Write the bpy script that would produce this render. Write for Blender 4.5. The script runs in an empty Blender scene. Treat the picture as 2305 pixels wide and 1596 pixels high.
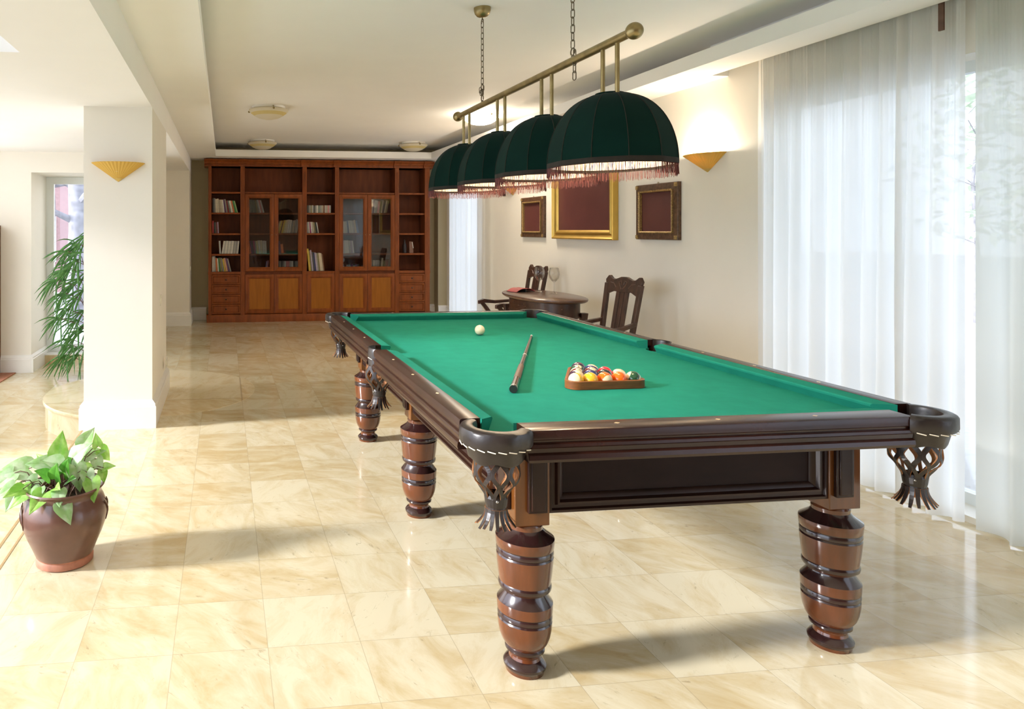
import bpy, bmesh, math, random
from mathutils import Vector, Matrix
PI = math.pi
rnd = random.Random(7)
SC = bpy.context.scene
COL = SC.collection

# ------------------------------------------------------------------ camera
cam_d = bpy.data.cameras.new('camera')
cam = bpy.data.objects.new('camera', cam_d)
COL.objects.link(cam)
cam_d.sensor_width = 36.0
cam_d.lens = 1580.0 / 2305.0 * 36.0
cam_d.shift_x = (1152.5 - 700.0) / 2305.0
cam_d.shift_y = -(798.0 - 518.0) / 2305.0
cam_d.clip_start = 0.05
cam_d.clip_end = 200
cam.location = (0, 0, 1.35)
cam.rotation_euler = (PI / 2, 0, -math.atan(195 / 1580.0))
SC.camera = cam

# ------------------------------------------------------------------ world, sun, window portals, exposure
W = bpy.data.worlds.new('sky')
SC.world = W
W.use_nodes = True
wn = W.node_tree
wn.nodes.clear()
wo = wn.nodes.new('ShaderNodeOutputWorld')
wb = wn.nodes.new('ShaderNodeBackground')
wb.inputs['Color'].default_value = (0.80, 0.91, 1.08, 1)
wb.inputs['Strength'].default_value = 2.5
wn.links.new(wb.outputs[0], wo.inputs[0])

sun_d = bpy.data.lights.new('sun', 'SUN')
sun = bpy.data.objects.new('sun', sun_d)
COL.objects.link(sun)
sun_d.energy = 5.6
sun_d.angle = math.radians(7)
sun_d.color = (0.98, 0.97, 0.98)
SUN_EL = math.radians(22)
sd = Vector((math.cos(SUN_EL), math.cos(SUN_EL) * 0.09, -math.sin(SUN_EL)))
sun.rotation_euler = sd.to_track_quat('-Z', 'Y').to_euler()
sun.location = (-8, 0, 6)


def portal(loc, direction, sx, sy):
    d = bpy.data.lights.new('window_portal', 'AREA')
    d.shape = 'RECTANGLE'
    d.size = sx
    d.size_y = sy
    d.cycles.is_portal = True
    o = bpy.data.objects.new('window_portal', d)
    COL.objects.link(o)
    o.location = loc
    o.rotation_euler = Vector(direction).to_track_quat('-Z', 'Z').to_euler()
    return o


portal((-3.02, 1.25, 1.3), (1, 0, 0), 7.5, 3.0)
portal((-3.15, 6.42, 1.0), (1, 0, 0), 2.3, 2.3)
portal((3.75, 1.0, 1.1), (-1, 0, 0), 6.2, 2.15)
portal((3.75, 9.63, 1.1), (-1, 0, 0), 1.3, 2.15)
portal((-1.6, 8.95, 1.0), (0, -1, 0), 0.95, 2.0)

SC.view_settings.view_transform = 'Standard'
SC.view_settings.look = 'None'
SC.view_settings.gamma = 1.0
SC.view_settings.use_curve_mapping = False
SC.view_settings.exposure = 0.67
SC.cycles.use_denoising = True
SC.cycles.max_bounces = 10
SC.cycles.diffuse_bounces = 6
SC.cycles.glossy_bounces = 4
SC.cycles.transmission_bounces = 6
SC.cycles.transparent_max_bounces = 16
SC.cycles.sample_clamp_indirect = 6.0
SC.cycles.caustics_reflective = False
SC.cycles.caustics_refractive = False

# ------------------------------------------------------------------ materials
MATS = {}


def new_mat(name):
    m = bpy.data.materials.new(name)
    m.use_nodes = True
    nt = m.node_tree
    nt.nodes.clear()
    out = nt.nodes.new('ShaderNodeOutputMaterial')
    MATS[name] = m
    return m, nt, out


def N(nt, typ, **kw):
    n = nt.nodes.new(typ)
    for k, v in kw.items():
        if k in n.inputs:
            n.inputs[k].default_value = v
        else:
            setattr(n, k, v)
    return n


def L(nt, a, b):
    nt.links.new(a, b)


def c4(c):
    return (c[0], c[1], c[2], 1)


def pbr(name, col, rough=0.5, metal=0.0, var=0.12, scale=12.0, coat=0.0, sheen=0.0, bump=0.0, bscale=None, spec=0.5, stretch=None, trans=0.0):
    """Principled surface whose colour wanders a little with noise."""
    m, nt, out = new_mat(name)
    b = N(nt, 'ShaderNodeBsdfPrincipled')
    b.inputs['Roughness'].default_value = rough
    b.inputs['Metallic'].default_value = metal
    b.inputs['Coat Weight'].default_value = coat
    b.inputs['Coat Roughness'].default_value = 0.08
    b.inputs['Sheen Weight'].default_value = sheen
    b.inputs['Specular IOR Level'].default_value = spec
    tc = N(nt, 'ShaderNodeTexCoord')
    vec = tc.outputs['Object']
    if stretch:
        mp = N(nt, 'ShaderNodeMapping')
        mp.inputs['Scale'].default_value = stretch
        L(nt, vec, mp.inputs['Vector'])
        vec = mp.outputs['Vector']
    nz = N(nt, 'ShaderNodeTexNoise')
    nz.inputs['Scale'].default_value = scale
    nz.inputs['Detail'].default_value = 4
    L(nt, vec, nz.inputs['Vector'])
    r = N(nt, 'ShaderNodeValToRGB')
    r.color_ramp.elements[0].position = 0.3
    r.color_ramp.elements[1].position = 0.7
    r.color_ramp.elements[0].color = c4([max(0, x * (1 - var)) for x in col])
    r.color_ramp.elements[1].color = c4([min(1, x * (1 + var)) for x in col])
    L(nt, nz.outputs['Fac'], r.inputs['Fac'])
    L(nt, r.outputs['Color'], b.inputs['Base Color'])
    if bump:
        nb = N(nt, 'ShaderNodeTexNoise')
        nb.inputs['Scale'].default_value = bscale or scale * 4
        nb.inputs['Detail'].default_value = 3
        L(nt, vec, nb.inputs['Vector'])
        bp = N(nt, 'ShaderNodeBump')
        bp.inputs['Strength'].default_value = bump
        bp.inputs['Distance'].default_value = 0.01
        L(nt, nb.outputs['Fac'], bp.inputs['Height'])
        L(nt, bp.outputs['Normal'], b.inputs['Normal'])
    L(nt, b.outputs[0], out.inputs['Surface'])
    return m


pbr('wall_paint', (0.85, 0.815, 0.735), 0.6, var=0.015, scale=3, spec=0.3)
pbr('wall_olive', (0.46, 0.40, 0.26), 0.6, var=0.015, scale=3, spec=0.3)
pbr('ceiling_paint', (0.93, 0.92, 0.895), 0.7, var=0.01, scale=3, spec=0.2)
pbr('wall_panelling', (0.16, 0.09, 0.05), 0.5, var=0.2, scale=3)
pbr('trim_white', (0.86, 0.85, 0.82), 0.35, var=0.01)
pbr('wood_rail', (0.024, 0.0066, 0.0038), 0.25, var=0.3, scale=4, coat=0.08, spec=0.4)
pbr('wood_fascia', (0.020, 0.0062, 0.0036), 0.35, var=0.3, scale=4, spec=0.3)
pbr('wood_leg', (0.105, 0.028, 0.008), 0.2, var=0.3, scale=6, coat=0.5, stretch=(3, 3, 0.6))
pbr('wood_block', (0.135, 0.044, 0.008), 0.28, var=0.3, scale=6, coat=0.2, stretch=(5, 5, 0.6))
pbr('wood_leg_dark', (0.022, 0.007, 0.0065), 0.2, var=0.3, scale=8, coat=0.5)
pbr('apron_board', (0.014, 0.006, 0.0055), 0.45, var=0.25, scale=5, stretch=(1, 1, 4), spec=0.12)
pbr('cloth', (0.014, 0.200, 0.138), 0.9, var=0.07, scale=14, sheen=0.0, bump=0.08, bscale=500, spec=0.05)
pbr('leather', (0.017, 0.0115, 0.010), 0.36, var=0.3, scale=14, bump=0.10, bscale=40)
pbr('leather_tan', (0.30, 0.125, 0.042), 0.6, var=0.25, scale=30)
pbr('thread', (0.8, 0.72, 0.58), 0.8)
pbr('sight_brass', (0.75, 0.55, 0.32), 0.35, metal=0.5)
pbr('rivet', (0.35, 0.33, 0.3), 0.3, metal=0.9)
pbr('brass_aged', (0.33, 0.255, 0.115), 0.34, metal=0.85, var=0.25, scale=20)
pbr('chain_metal', (0.16, 0.13, 0.085), 0.4, metal=0.8, var=0.25, scale=40)
pbr('velvet', (0.0024, 0.0172, 0.0125), 0.9, var=0.12, scale=6, sheen=0.04, spec=0.05)
pbr('velvet_trim', (0.014, 0.009, 0.004), 0.9, var=0.2, scale=60)
pbr('fringe_red', (0.080, 0.0145, 0.013), 0.75, var=0.35, scale=90)
pbr('gold', (0.66, 0.43, 0.10), 0.34, metal=0.75, var=0.1, scale=6)
pbr('gold_edge', (0.72, 0.50, 0.14), 0.4, metal=0.4, var=0.1, scale=6)
pbr('frame_brown', (0.105, 0.052, 0.026), 0.45, var=0.55, scale=45)
pbr('gold_carved', (0.42, 0.28, 0.11), 0.45, metal=0.5, var=0.5, scale=150)
pbr('canvas_maroon', (0.125, 0.040, 0.036), 0.35, var=0.12, scale=4)
pbr('case_wood', (0.235, 0.060, 0.012), 0.45, var=0.22, scale=5, stretch=(4, 4, 0.8), spec=0.25)
pbr('case_inner', (0.155, 0.040, 0.012), 0.5, var=0.2, scale=4, stretch=(4, 4, 0.7), spec=0.2)
pbr('case_panel', (0.330, 0.110, 0.011), 0.45, var=0.14, scale=5, stretch=(6, 6, 0.6), spec=0.25)
pbr('chair_wood', (0.058, 0.024, 0.014), 0.4, var=0.4, scale=8, coat=0.15, stretch=(3, 3, 1))
pbr('table_wood', (0.135, 0.066, 0.040), 0.3, var=0.35, scale=7, coat=0.25, stretch=(1, 4, 4))
pbr('rack_wood', (0.19, 0.058, 0.015), 0.35, var=0.3, scale=14, stretch=(1, 1, 5))
pbr('pot_glaze', (0.125, 0.058, 0.040), 0.28, var=0.25, scale=7, coat=0.3)
pbr('pot_clay', (0.36, 0.145, 0.085), 0.7, var=0.3, scale=20)
pbr('soil', (0.055, 0.036, 0.024), 0.95, var=0.5, scale=60, bump=0.6)
pbr('stem', (0.12, 0.062, 0.040), 0.6, var=0.3, scale=20)
pbr('cream_plastic', (0.82, 0.79, 0.70), 0.35)
pbr('pages', (0.74, 0.70, 0.60), 0.85, var=0.1, scale=80)
pbr('red_cover', (0.48, 0.065, 0.07), 0.4)
pbr('stone_outside', (0.36, 0.355, 0.345), 0.9)
pbr('building_pink', (0.36, 0.22, 0.22), 0.9)
pbr('bark', (0.22, 0.21, 0.23), 0.9, var=0.3, scale=8)
pbr('garden_leaf', (0.60, 0.68, 0.54), 0.8, var=0.3, scale=3)
pbr('absorber_taupe', (0.085, 0.075, 0.065), 0.95, var=0.1, scale=40)
pbr('rug_red', (0.40, 0.17, 0.10), 0.9, var=0.2, scale=30)
pbr('frame_grey', (0.80, 0.84, 0.84), 0.4, var=0.02, scale=3)
pbr('cue_black', (0.012, 0.011, 0.011), 0.3, coat=0.4)
pbr('cue_wrap', (0.115, 0.068, 0.048), 0.55, var=0.25, scale=80)
pbr('cue_shaft', (0.050, 0.023, 0.019), 0.22, coat=0.6, var=0.3, scale=20)
pbr('cue_ring', (0.75, 0.70, 0.62), 0.3)
pbr('ball_cream', (0.72, 0.62, 0.42), 0.08, coat=0.8, var=0.02)
pbr('ink', (0.02, 0.02, 0.02), 0.5)
pbr('figurine_dark', (0.03, 0.018, 0.016), 0.5)


def marble(name, light, dark, tile=0.303, ox=0.14, oy=2.268):
    m, nt, out = new_mat(name)
    b = N(nt, 'ShaderNodeBsdfPrincipled')
    b.inputs['Roughness'].default_value = 0.11
    b.inputs['Specular IOR Level'].default_value = 0.6
    g = N(nt, 'ShaderNodeNewGeometry')
    mp = N(nt, 'ShaderNodeMapping')
    mp.inputs['Location'].default_value = (-ox / tile, -oy / tile, 0)
    mp.inputs['Scale'].default_value = (1 / tile, 1 / tile, 1 / tile)
    L(nt, g.outputs['Position'], mp.inputs['Vector'])
    fl = N(nt, 'ShaderNodeVectorMath', operation='FLOOR')
    L(nt, mp.outputs[0], fl.inputs[0])
    fr = N(nt, 'ShaderNodeVectorMath', operation='FRACTION')
    L(nt, mp.outputs[0], fr.inputs[0])
    wnz = N(nt, 'ShaderNodeTexWhiteNoise', noise_dimensions='2D')
    L(nt, fl.outputs[0], wnz.inputs['Vector'])
    # each slab has its own veining: rotate and offset the pattern by tile
    rot = N(nt, 'ShaderNodeVectorRotate', rotation_type='Z_AXIS')
    L(nt, g.outputs['Position'], rot.inputs['Vector'])
    an = N(nt, 'ShaderNodeMath', operation='MULTIPLY')
    an.inputs[1].default_value = 2.2
    L(nt, wnz.outputs['Value'], an.inputs[0])
    L(nt, an.outputs[0], rot.inputs['Angle'])
    off = N(nt, 'ShaderNodeVectorMath', operation='MULTIPLY_ADD')
    off.inputs[1].default_value = (40, 40, 40)
    L(nt, wnz.outputs['Color'], off.inputs[0])
    L(nt, rot.outputs[0], off.inputs[2])
    st = N(nt, 'ShaderNodeMapping')
    st.inputs['Scale'].default_value = (2.6, 6.0, 2.0)
    L(nt, off.outputs[0], st.inputs['Vector'])
    n1 = N(nt, 'ShaderNodeTexNoise')
    n1.inputs['Scale'].default_value = 1.7
    n1.inputs['Detail'].default_value = 7
    n1.inputs['Roughness'].default_value = 0.65
    n1.inputs['Distortion'].default_value = 0.6
    L(nt, st.outputs[0], n1.inputs['Vector'])
    tv = N(nt, 'ShaderNodeMath', operation='MULTIPLY_ADD')
    tv.inputs[1].default_value = 0.22
    tv.inputs[2].default_value = -0.11
    L(nt, wnz.outputs['Value'], tv.inputs[0])
    ad = N(nt, 'ShaderNodeMath', operation='ADD')
    L(nt, n1.outputs['Fac'], ad.inputs[0])
    L(nt, tv.outputs[0], ad.inputs[1])
    r = N(nt, 'ShaderNodeValToRGB')
    e = r.color_ramp.elements
    e[0].position = 0.28
    e[0].color = c4(dark)
    e[1].position = 0.62
    e[1].color = c4(light)
    L(nt, ad.outputs[0], r.inputs['Fac'])
    # thin grey veins
    n2 = N(nt, 'ShaderNodeTexNoise')
    n2.inputs['Scale'].default_value = 4.5
    n2.inputs['Detail'].default_value = 6
    n2.inputs['Roughness'].default_value = 0.7
    n2.inputs['Distortion'].default_value = 1.2
    L(nt, st.outputs[0], n2.inputs['Vector'])
    rv = N(nt, 'ShaderNodeValToRGB')
    e = rv.color_ramp.elements
    e[0].position = 0.30
    e[0].color = (0.45, 0.42, 0.36, 1)
    e[1].position = 0.385
    e[1].color = (1, 1, 1, 1)
    L(nt, n2.outputs['Fac'], rv.inputs['Fac'])
    mx = N(nt, 'ShaderNodeMix', data_type='RGBA', blend_type='MULTIPLY')
    mx.inputs[0].default_value = 0.55
    L(nt, r.outputs['Color'], mx.inputs[6])
    L(nt, rv.outputs['Color'], mx.inputs[7])
    # joints
    sx = N(nt, 'ShaderNodeSeparateXYZ')
    L(nt, fr.outputs[0], sx.inputs[0])
    ds = []
    for ax in ('X', 'Y'):
        a = N(nt, 'ShaderNodeMath', operation='SUBTRACT')
        a.inputs[1].default_value = 0.5
        L(nt, sx.outputs[ax], a.inputs[0])
        ab = N(nt, 'ShaderNodeMath', operation='ABSOLUTE')
        L(nt, a.outputs[0], ab.inputs[0])
        ds.append(ab)
    mxx = N(nt, 'ShaderNodeMath', operation='MAXIMUM')
    L(nt, ds[0].outputs[0], mxx.inputs[0])
    L(nt, ds[1].outputs[0], mxx.inputs[1])
    gt = N(nt, 'ShaderNodeMath', operation='GREATER_THAN')
    gt.inputs[1].default_value = 0.4962
    L(nt, mxx.outputs[0], gt.inputs[0])
    gj = N(nt, 'ShaderNodeMath', operation='MULTIPLY')
    gj.inputs[1].default_value = 0.45
    L(nt, gt.outputs[0], gj.inputs[0])
    mj = N(nt, 'ShaderNodeMix', data_type='RGBA', blend_type='MIX')
    mj.inputs[7].default_value = (0.28, 0.22, 0.13, 1)
    L(nt, gj.outputs[0], mj.inputs[0])
    L(nt, mx.outputs[2], mj.inputs[6])
    L(nt, mj.outputs[2], b.inputs['Base Color'])
    L(nt, b.outputs[0], out.inputs['Surface'])
    return m


marble('marble_floor', (0.655, 0.575, 0.400), (0.52, 0.395, 0.205))
marble('marble_step', (0.72, 0.62, 0.42), (0.58, 0.43, 0.22), tile=1.7)


def thin_glass(name, tint=(1, 1, 1), refl=1.0, cap=1.0):
    m, nt, out = new_mat(name)
    t = N(nt, 'ShaderNodeBsdfTransparent')
    t.inputs['Color'].default_value = c4(tint)
    g = N(nt, 'ShaderNodeBsdfGlossy')
    g.inputs['Roughness'].default_value = 0.02
    f = N(nt, 'ShaderNodeFresnel')
    f.inputs['IOR'].default_value = 1.5
    mu = N(nt, 'ShaderNodeMath', operation='MULTIPLY')
    mu.inputs[1].default_value = refl
    L(nt, f.outputs[0], mu.inputs[0])
    mi = N(nt, 'ShaderNodeMixShader')
    mn = N(nt, 'ShaderNodeMath', operation='MINIMUM')
    mn.inputs[1].default_value = cap
    L(nt, mu.outputs[0], mn.inputs[0])
    L(nt, mn.outputs[0], mi.inputs[0])
    L(nt, t.outputs[0], mi.inputs[1])
    L(nt, g.outputs[0], mi.inputs[2])
    L(nt, mi.outputs[0], out.inputs['Surface'])
    return m


thin_glass('window_glass', refl=0.6)
thin_glass('case_glass', tint=(0.86, 0.86, 0.86), refl=1.6)
thin_glass('wine_crystal', tint=(0.965, 0.965, 0.96), refl=0.75, cap=0.4)


def sheer(name, col, transp, transl):
    m, nt, out = new_mat(name)
    tc = N(nt, 'ShaderNodeTexCoord')
    nz = N(nt, 'ShaderNodeTexNoise')
    nz.inputs['Scale'].default_value = 4
    L(nt, tc.outputs['Object'], nz.inputs['Vector'])
    mr = N(nt, 'ShaderNodeMapRange')
    mr.inputs[3].default_value = transp * 0.8
    mr.inputs[4].default_value = transp * 1.2
    L(nt, nz.outputs['Fac'], mr.inputs[0])
    d = N(nt, 'ShaderNodeBsdfDiffuse')
    d.inputs['Color'].default_value = c4(col)
    tl = N(nt, 'ShaderNodeBsdfTranslucent')
    tl.inputs['Color'].default_value = c4(col)
    m1 = N(nt, 'ShaderNodeMixShader')
    m1.inputs[0].default_value = transl
    L(nt, d.outputs[0], m1.inputs[1])
    L(nt, tl.outputs[0], m1.inputs[2])
    t = N(nt, 'ShaderNodeBsdfTransparent')
    m2 = N(nt, 'ShaderNodeMixShader')
    L(nt, mr.outputs[0], m2.inputs[0])
    L(nt, m1.outputs[0], m2.inputs[1])
    L(nt, t.outputs[0], m2.inputs[2])
    L(nt, m2.outputs[0], out.inputs['Surface'])
    return m


sheer('sheer_cloth', (0.88, 0.88, 0.86), 0.07, 0.62)
sheer('sheer_diffuser', (0.90, 0.88, 0.84), 0.10, 0.75)
sheer('sheer_cloth_thick', (0.72, 0.73, 0.68), 0.04, 0.45)
sheer('sconce_pleats', (0.74, 0.47, 0.12), 0.0, 0.06)
sheer('lamp_lining', (0.90, 0.82, 0.70), 0.03, 0.15)
sheer('dish_glass', (0.80, 0.74, 0.60), 0.0, 0.35)
sheer('dish_band', (0.74, 0.62, 0.30), 0.0, 0.3)


def glow(name, col, st):
    m, nt, out = new_mat(name)
    e = N(nt, 'ShaderNodeEmission')
    e.inputs['Color'].default_value = c4(col)
    e.inputs['Strength'].default_value = st
    L(nt, e.outputs[0], out.inputs['Surface'])
    return m


glow('bulb', (1.0, 0.80, 0.55), 18)
glow('dish_lit', (1.0, 0.86, 0.68), 32)


def leafmat(name, base, edge):
    """Variegated leaf, pale towards its middle."""
    m, nt, out = new_mat(name)
    tc = N(nt, 'ShaderNodeTexCoord')
    nz = N(nt, 'ShaderNodeTexNoise')
    nz.inputs['Scale'].default_value = 28
    nz.inputs['Detail'].default_value = 3
    L(nt, tc.outputs['Object'], nz.inputs['Vector'])
    r = N(nt, 'ShaderNodeValToRGB')
    r.color_ramp.elements[0].position = 0.38
    r.color_ramp.elements[1].position = 0.62
    r.color_ramp.elements[0].color = c4(edge)
    r.color_ramp.elements[1].color = c4(base)
    L(nt, nz.outputs['Fac'], r.inputs['Fac'])
    b = N(nt, 'ShaderNodeBsdfPrincipled')
    b.inputs['Roughness'].default_value = 0.4
    L(nt, r.outputs[0], b.inputs['Base Color'])
    t = N(nt, 'ShaderNodeBsdfTranslucent')
    L(nt, r.outputs[0], t.inputs['Color'])
    mi = N(nt, 'ShaderNodeMixShader')
    mi.inputs[0].default_value = 0.35
    L(nt, b.outputs[0], mi.inputs[1])
    L(nt, t.outputs[0], mi.inputs[2])
    L(nt, mi.outputs[0], out.inputs['Surface'])


leafmat('leaf_pale', (0.50, 0.63, 0.40), (0.32, 0.54, 0.20))
leafmat('leaf_mid', (0.40, 0.62, 0.16), (0.22, 0.48, 0.06))
leafmat('leaf_deep', (0.14, 0.38, 0.05), (0.08, 0.28, 0.03))
leafmat('palm_leaf', (0.12, 0.30, 0.075), (0.055, 0.17, 0.04))


def ball_mat(name, col, stripe):
    m, nt, out = new_mat(name)
    b = N(nt, 'ShaderNodeBsdfPrincipled')
    b.inputs['Roughness'].default_value = 0.08
    b.inputs['Coat Weight'].default_value = 0.7
    tc = N(nt, 'ShaderNodeTexCoord')
    sp = N(nt, 'ShaderNodeSeparateXYZ')
    L(nt, tc.outputs['Object'], sp.inputs[0])
    # number spot round the local x axis
    gt = N(nt, 'ShaderNodeMath', operation='GREATER_THAN')
    gt.inputs[1].default_value = 0.0286 * 0.90
    L(nt, sp.outputs['X'], gt.inputs[0])
    cream = (0.70, 0.60, 0.38, 1)
    mx = N(nt, 'ShaderNodeMix', data_type='RGBA')
    L(nt, gt.outputs[0], mx.inputs[0])
    mx.inputs[6].default_value = c4(col)
    mx.inputs[7].default_value = cream
    last = mx.outputs[2]
    if stripe:
        ab = N(nt, 'ShaderNodeMath', operation='ABSOLUTE')
        L(nt, sp.outputs['Z'], ab.inputs[0])
        g2 = N(nt, 'ShaderNodeMath', operation='GREATER_THAN')
        g2.inputs[1].default_value = 0.0286 * 0.56
        L(nt, ab.outputs[0], g2.inputs[0])
        m2 = N(nt, 'ShaderNodeMix', data_type='RGBA')
        L(nt, g2.outputs[0], m2.inputs[0])
        L(nt, last, m2.inputs[6])
        m2.inputs[7].default_value = cream
        last = m2.outputs[2]
    L(nt, last, b.inputs['Base Color'])
    L(nt, b.outputs[0], out.inputs['Surface'])
    return m


# ------------------------------------------------------------------ mesh helpers
class MB:
    def __init__(self):
        self.v = []
        self.f = []
        self.m = []

    def add(self, verts, faces, m=0):
        o = len(self.v)
        self.v += [tuple(p) for p in verts]
        for fc in faces:
            self.f.append(tuple(i + o for i in fc))
            self.m.append(m)
        return self

    def box(self, x0, x1, y0, y1, z0, z1, m=0):
        v = [(x0, y0, z0), (x1, y0, z0), (x1, y1, z0), (x0, y1, z0), (x0, y0, z1), (x1, y0, z1), (x1, y1, z1), (x0, y1, z1)]
        return self.add(v, [(3, 2, 1, 0), (4, 5, 6, 7), (0, 1, 5, 4), (1, 2, 6, 5), (2, 3, 7, 6), (3, 0, 4, 7)], m)

    def loft(self, rings, closed=True, cap0=True, cap1=True, m=0, ms=None):
        n = len(rings[0])
        v = [p for r in rings for p in r]
        o = len(self.v)
        self.v += [tuple(p) for p in v]
        k = n if closed else n - 1
        for i in range(len(rings) - 1):
            for j in range(k):
                a = i * n + j
                b = i * n + (j + 1) % n
                self.f.append((o + a, o + b, o + b + n, o + a + n))
                self.m.append(ms[i] if ms else m)
        if closed and cap0:
            self.f.append(tuple(o + j for j in reversed(range(n))))
            self.m.append(ms[0] if ms else m)
        if closed and cap1:
            self.f.append(tuple(o + (len(rings) - 1) * n + j for j in range(n)))
            self.m.append(ms[-1] if ms else m)
        return self

    def lathe(self, prof, n=24, c=(0, 0, 0), sx=1, sy=1, ms=None, m=0, cap0=True, cap1=True, a0=0.0):
        rings = []
        for r, z in prof:
            rings.append([(c[0] + sx * r * math.cos(a0 + 2 * PI * j / n), c[1] + sy * r * math.sin(a0 + 2 * PI * j / n), c[2] + z) for j in range(n)])
        return self.loft(rings, m=m, ms=ms, cap0=cap0, cap1=cap1)

    def tube(self, pts, r, n=8, m=0, closed=False, caps=True):
        pts = [Vector(p) for p in pts]
        rs = r if isinstance(r, (list, tuple)) else [r] * len(pts)
        rings = []
        up = Vector((0, 0, 1))
        prev = None
        k = len(pts)
        for i, p in enumerate(pts):
            a = pts[(i - 1) % k] if (closed or i > 0) else p
            b = pts[(i + 1) % k] if (closed or i < k - 1) else p
            t = (b - a)
            if t.length < 1e-9:
                t = Vector((0, 0, 1))
            t.normalize()
            if prev is None:
                q = up if abs(t.z) < 0.9 else Vector((1, 0, 0))
                u = t.cross(q).normalized()
            else:
                u = (prev - t * prev.dot(t))
                if u.length < 1e-6:
                    u = t.cross(Vector((1, 0, 0)))
                u.normalize()
            prev = u
            w = t.cross(u)
            rings.append([p + (u * math.cos(2 * PI * j / n) + w * math.sin(2 * PI * j / n)) * rs[i] for j in range(n)])
        if closed:
            rings.append(rings[0])
            return self.loft(rings, m=m, cap0=False, cap1=False)
        return self.loft(rings, m=m, cap0=caps, cap1=caps)

    def ribbon(self, pts, outs, w, t, m_out=0, m_in=0):
        """flat strap along pts; outs = outward normal per point."""
        rings = []
        pts = [Vector(p) for p in pts]
        for i, p in enumerate(pts):
            a = pts[max(0, i - 1)]
            b = pts[min(len(pts) - 1, i + 1)]
            tg = (b - a).normalized()
            o = Vector(outs[i]).normalized()
            s = tg.cross(o).normalized()
            ww = w[i] if isinstance(w, (list, tuple)) else w
            rings.append([p + s * ww / 2 + o * t / 2, p - s * ww / 2 + o * t / 2, p - s * ww / 2 - o * t / 2, p + s * ww / 2 - o * t / 2])
        o0 = len(self.v)
        for r in rings:
            self.v += [tuple(q) for q in r]
        for i in range(len(rings) - 1):
            for j in range(4):
                self.f.append((o0 + i * 4 + j, o0 + i * 4 + (j + 1) % 4, o0 + i * 4 + 4 + (j + 1) % 4, o0 + i * 4 + 4 + j))
                self.m.append(m_out if j == 0 else m_in)
        self.f.append((o0 + 3, o0 + 2, o0 + 1, o0))
        self.m.append(m_in)
        e = o0 + 4 * (len(rings) - 1)
        self.f.append((e, e + 1, e + 2, e + 3))
        self.m.append(m_in)
        return self

    def prism(self, poly, a, b, axis='y', m=0):
        """poly of 2D points extruded along an axis from a to b. axis y: (x,z); axis x: (y,z); axis z: (x,y)."""
        def P(p, t):
            if axis == 'y':
                return (p[0], t, p[1])
            if axis == 'x':
                return (t, p[0], p[1])
            return (p[0], p[1], t)
        r0 = [P(p, a) for p in poly]
        r1 = [P(p, b) for p in poly]
        return self.loft([r0, r1], m=m)

    def sphere(self, c, r, nu=16, nv=10, m=0, sc=(1, 1, 1)):
        prof = []
        rings = []
        for i in range(nv + 1):
            a = -PI / 2 + PI * i / nv
            rr = max(1e-5, math.cos(a)) * r
            rings.append([(c[0] + sc[0] * rr * math.cos(2 * PI * j / nu), c[1] + sc[1] * rr * math.sin(2 * PI * j / nu), c[2] + sc[2] * r * math.sin(a)) for j in range(nu)])
        return self.loft(rings, m=m)

    def frame(self, x0, x1, z0, z1, y, w, prof, axis='y', sgn=-1, m=0):
        """mitred rectangular moulding in a vertical plane. prof: list of (inset 0..1 of w, depth); axis 'y' plane y=const,
        axis 'x' plane x=const (x0,x1 then run along y)."""
        corners = [(x0, z0, 1, 1), (x1, z0, -1, 1), (x1, z1, -1, -1), (x0, z1, 1, -1)]
        rings = []
        for (cx, cz, dx, dz) in corners + corners[:1]:
            ring = []
            for (u, d) in prof:
                px = cx + dx * u * w
                pz = cz + dz * u * w
                ring.append((px, y + sgn * d, pz) if axis == 'y' else (y + sgn * d, px, pz))
            rings.append(ring)
        return self.loft(rings, closed=True, cap0=False, cap1=False, m=m)

    def build(self, name, mats, parent=None, off=None, smooth=None, bevel=0, mw=None, bseg=2):
        me = bpy.data.meshes.new(name)
        vv = self.v if off is None else [(p[0] - off[0], p[1] - off[1], p[2] - off[2]) for p in self.v]
        me.from_pydata(vv, [], self.f)
        if isinstance(mats, str):
            mats = [mats]
        for k in mats:
            me.materials.append(MATS[k])
        me.polygons.foreach_set('material_index', self.m)
        bm = bmesh.new()
        bm.from_mesh(me)
        bmesh.ops.recalc_face_normals(bm, faces=bm.faces)
        bm.to_mesh(me)
        bm.free()
        if smooth is not None:
            me.polygons.foreach_set('use_smooth', [True] * len(me.polygons))
            me.set_sharp_from_angle(angle=math.radians(smooth))
        me.update()
        o = bpy.data.objects.new(name, me)
        COL.objects.link(o)
        if parent is not None:
            o.parent = parent
        if mw:
            o.matrix_local = mw
        if bevel:
            md = o.modifiers.new('bevel', 'BEVEL')
            md.width = bevel
            md.segments = bseg
            md.limit_method = 'ANGLE'
            md.angle_limit = math.radians(40)
            if smooth is None:
                me.polygons.foreach_set('use_smooth', [True] * len(me.polygons))
                me.set_sharp_from_angle(angle=math.radians(30))
        return o


def tag(o, label, cat, group=None, kind=None):
    o['label'] = label
    o['category'] = cat
    if group:
        o['group'] = group
    if kind:
        o['kind'] = kind
    return o


def thing(name, label, cat, loc=(0, 0, 0), rotz=0.0, group=None):
    o = bpy.data.objects.new(name, None)
    o.empty_display_size = 0.1
    COL.objects.link(o)
    o.location = loc
    o.rotation_euler = (0, 0, rotz)
    return tag(o, label, cat, group)


def struct(o, label, cat):
    return tag(o, label, cat, kind='structure')


def dup(o, parent=None):
    c = o.copy()
    COL.objects.link(c)
    if parent is not None:
        c.parent = parent
    for ch in list(o.children):
        dup(ch, c)
    return c


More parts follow.
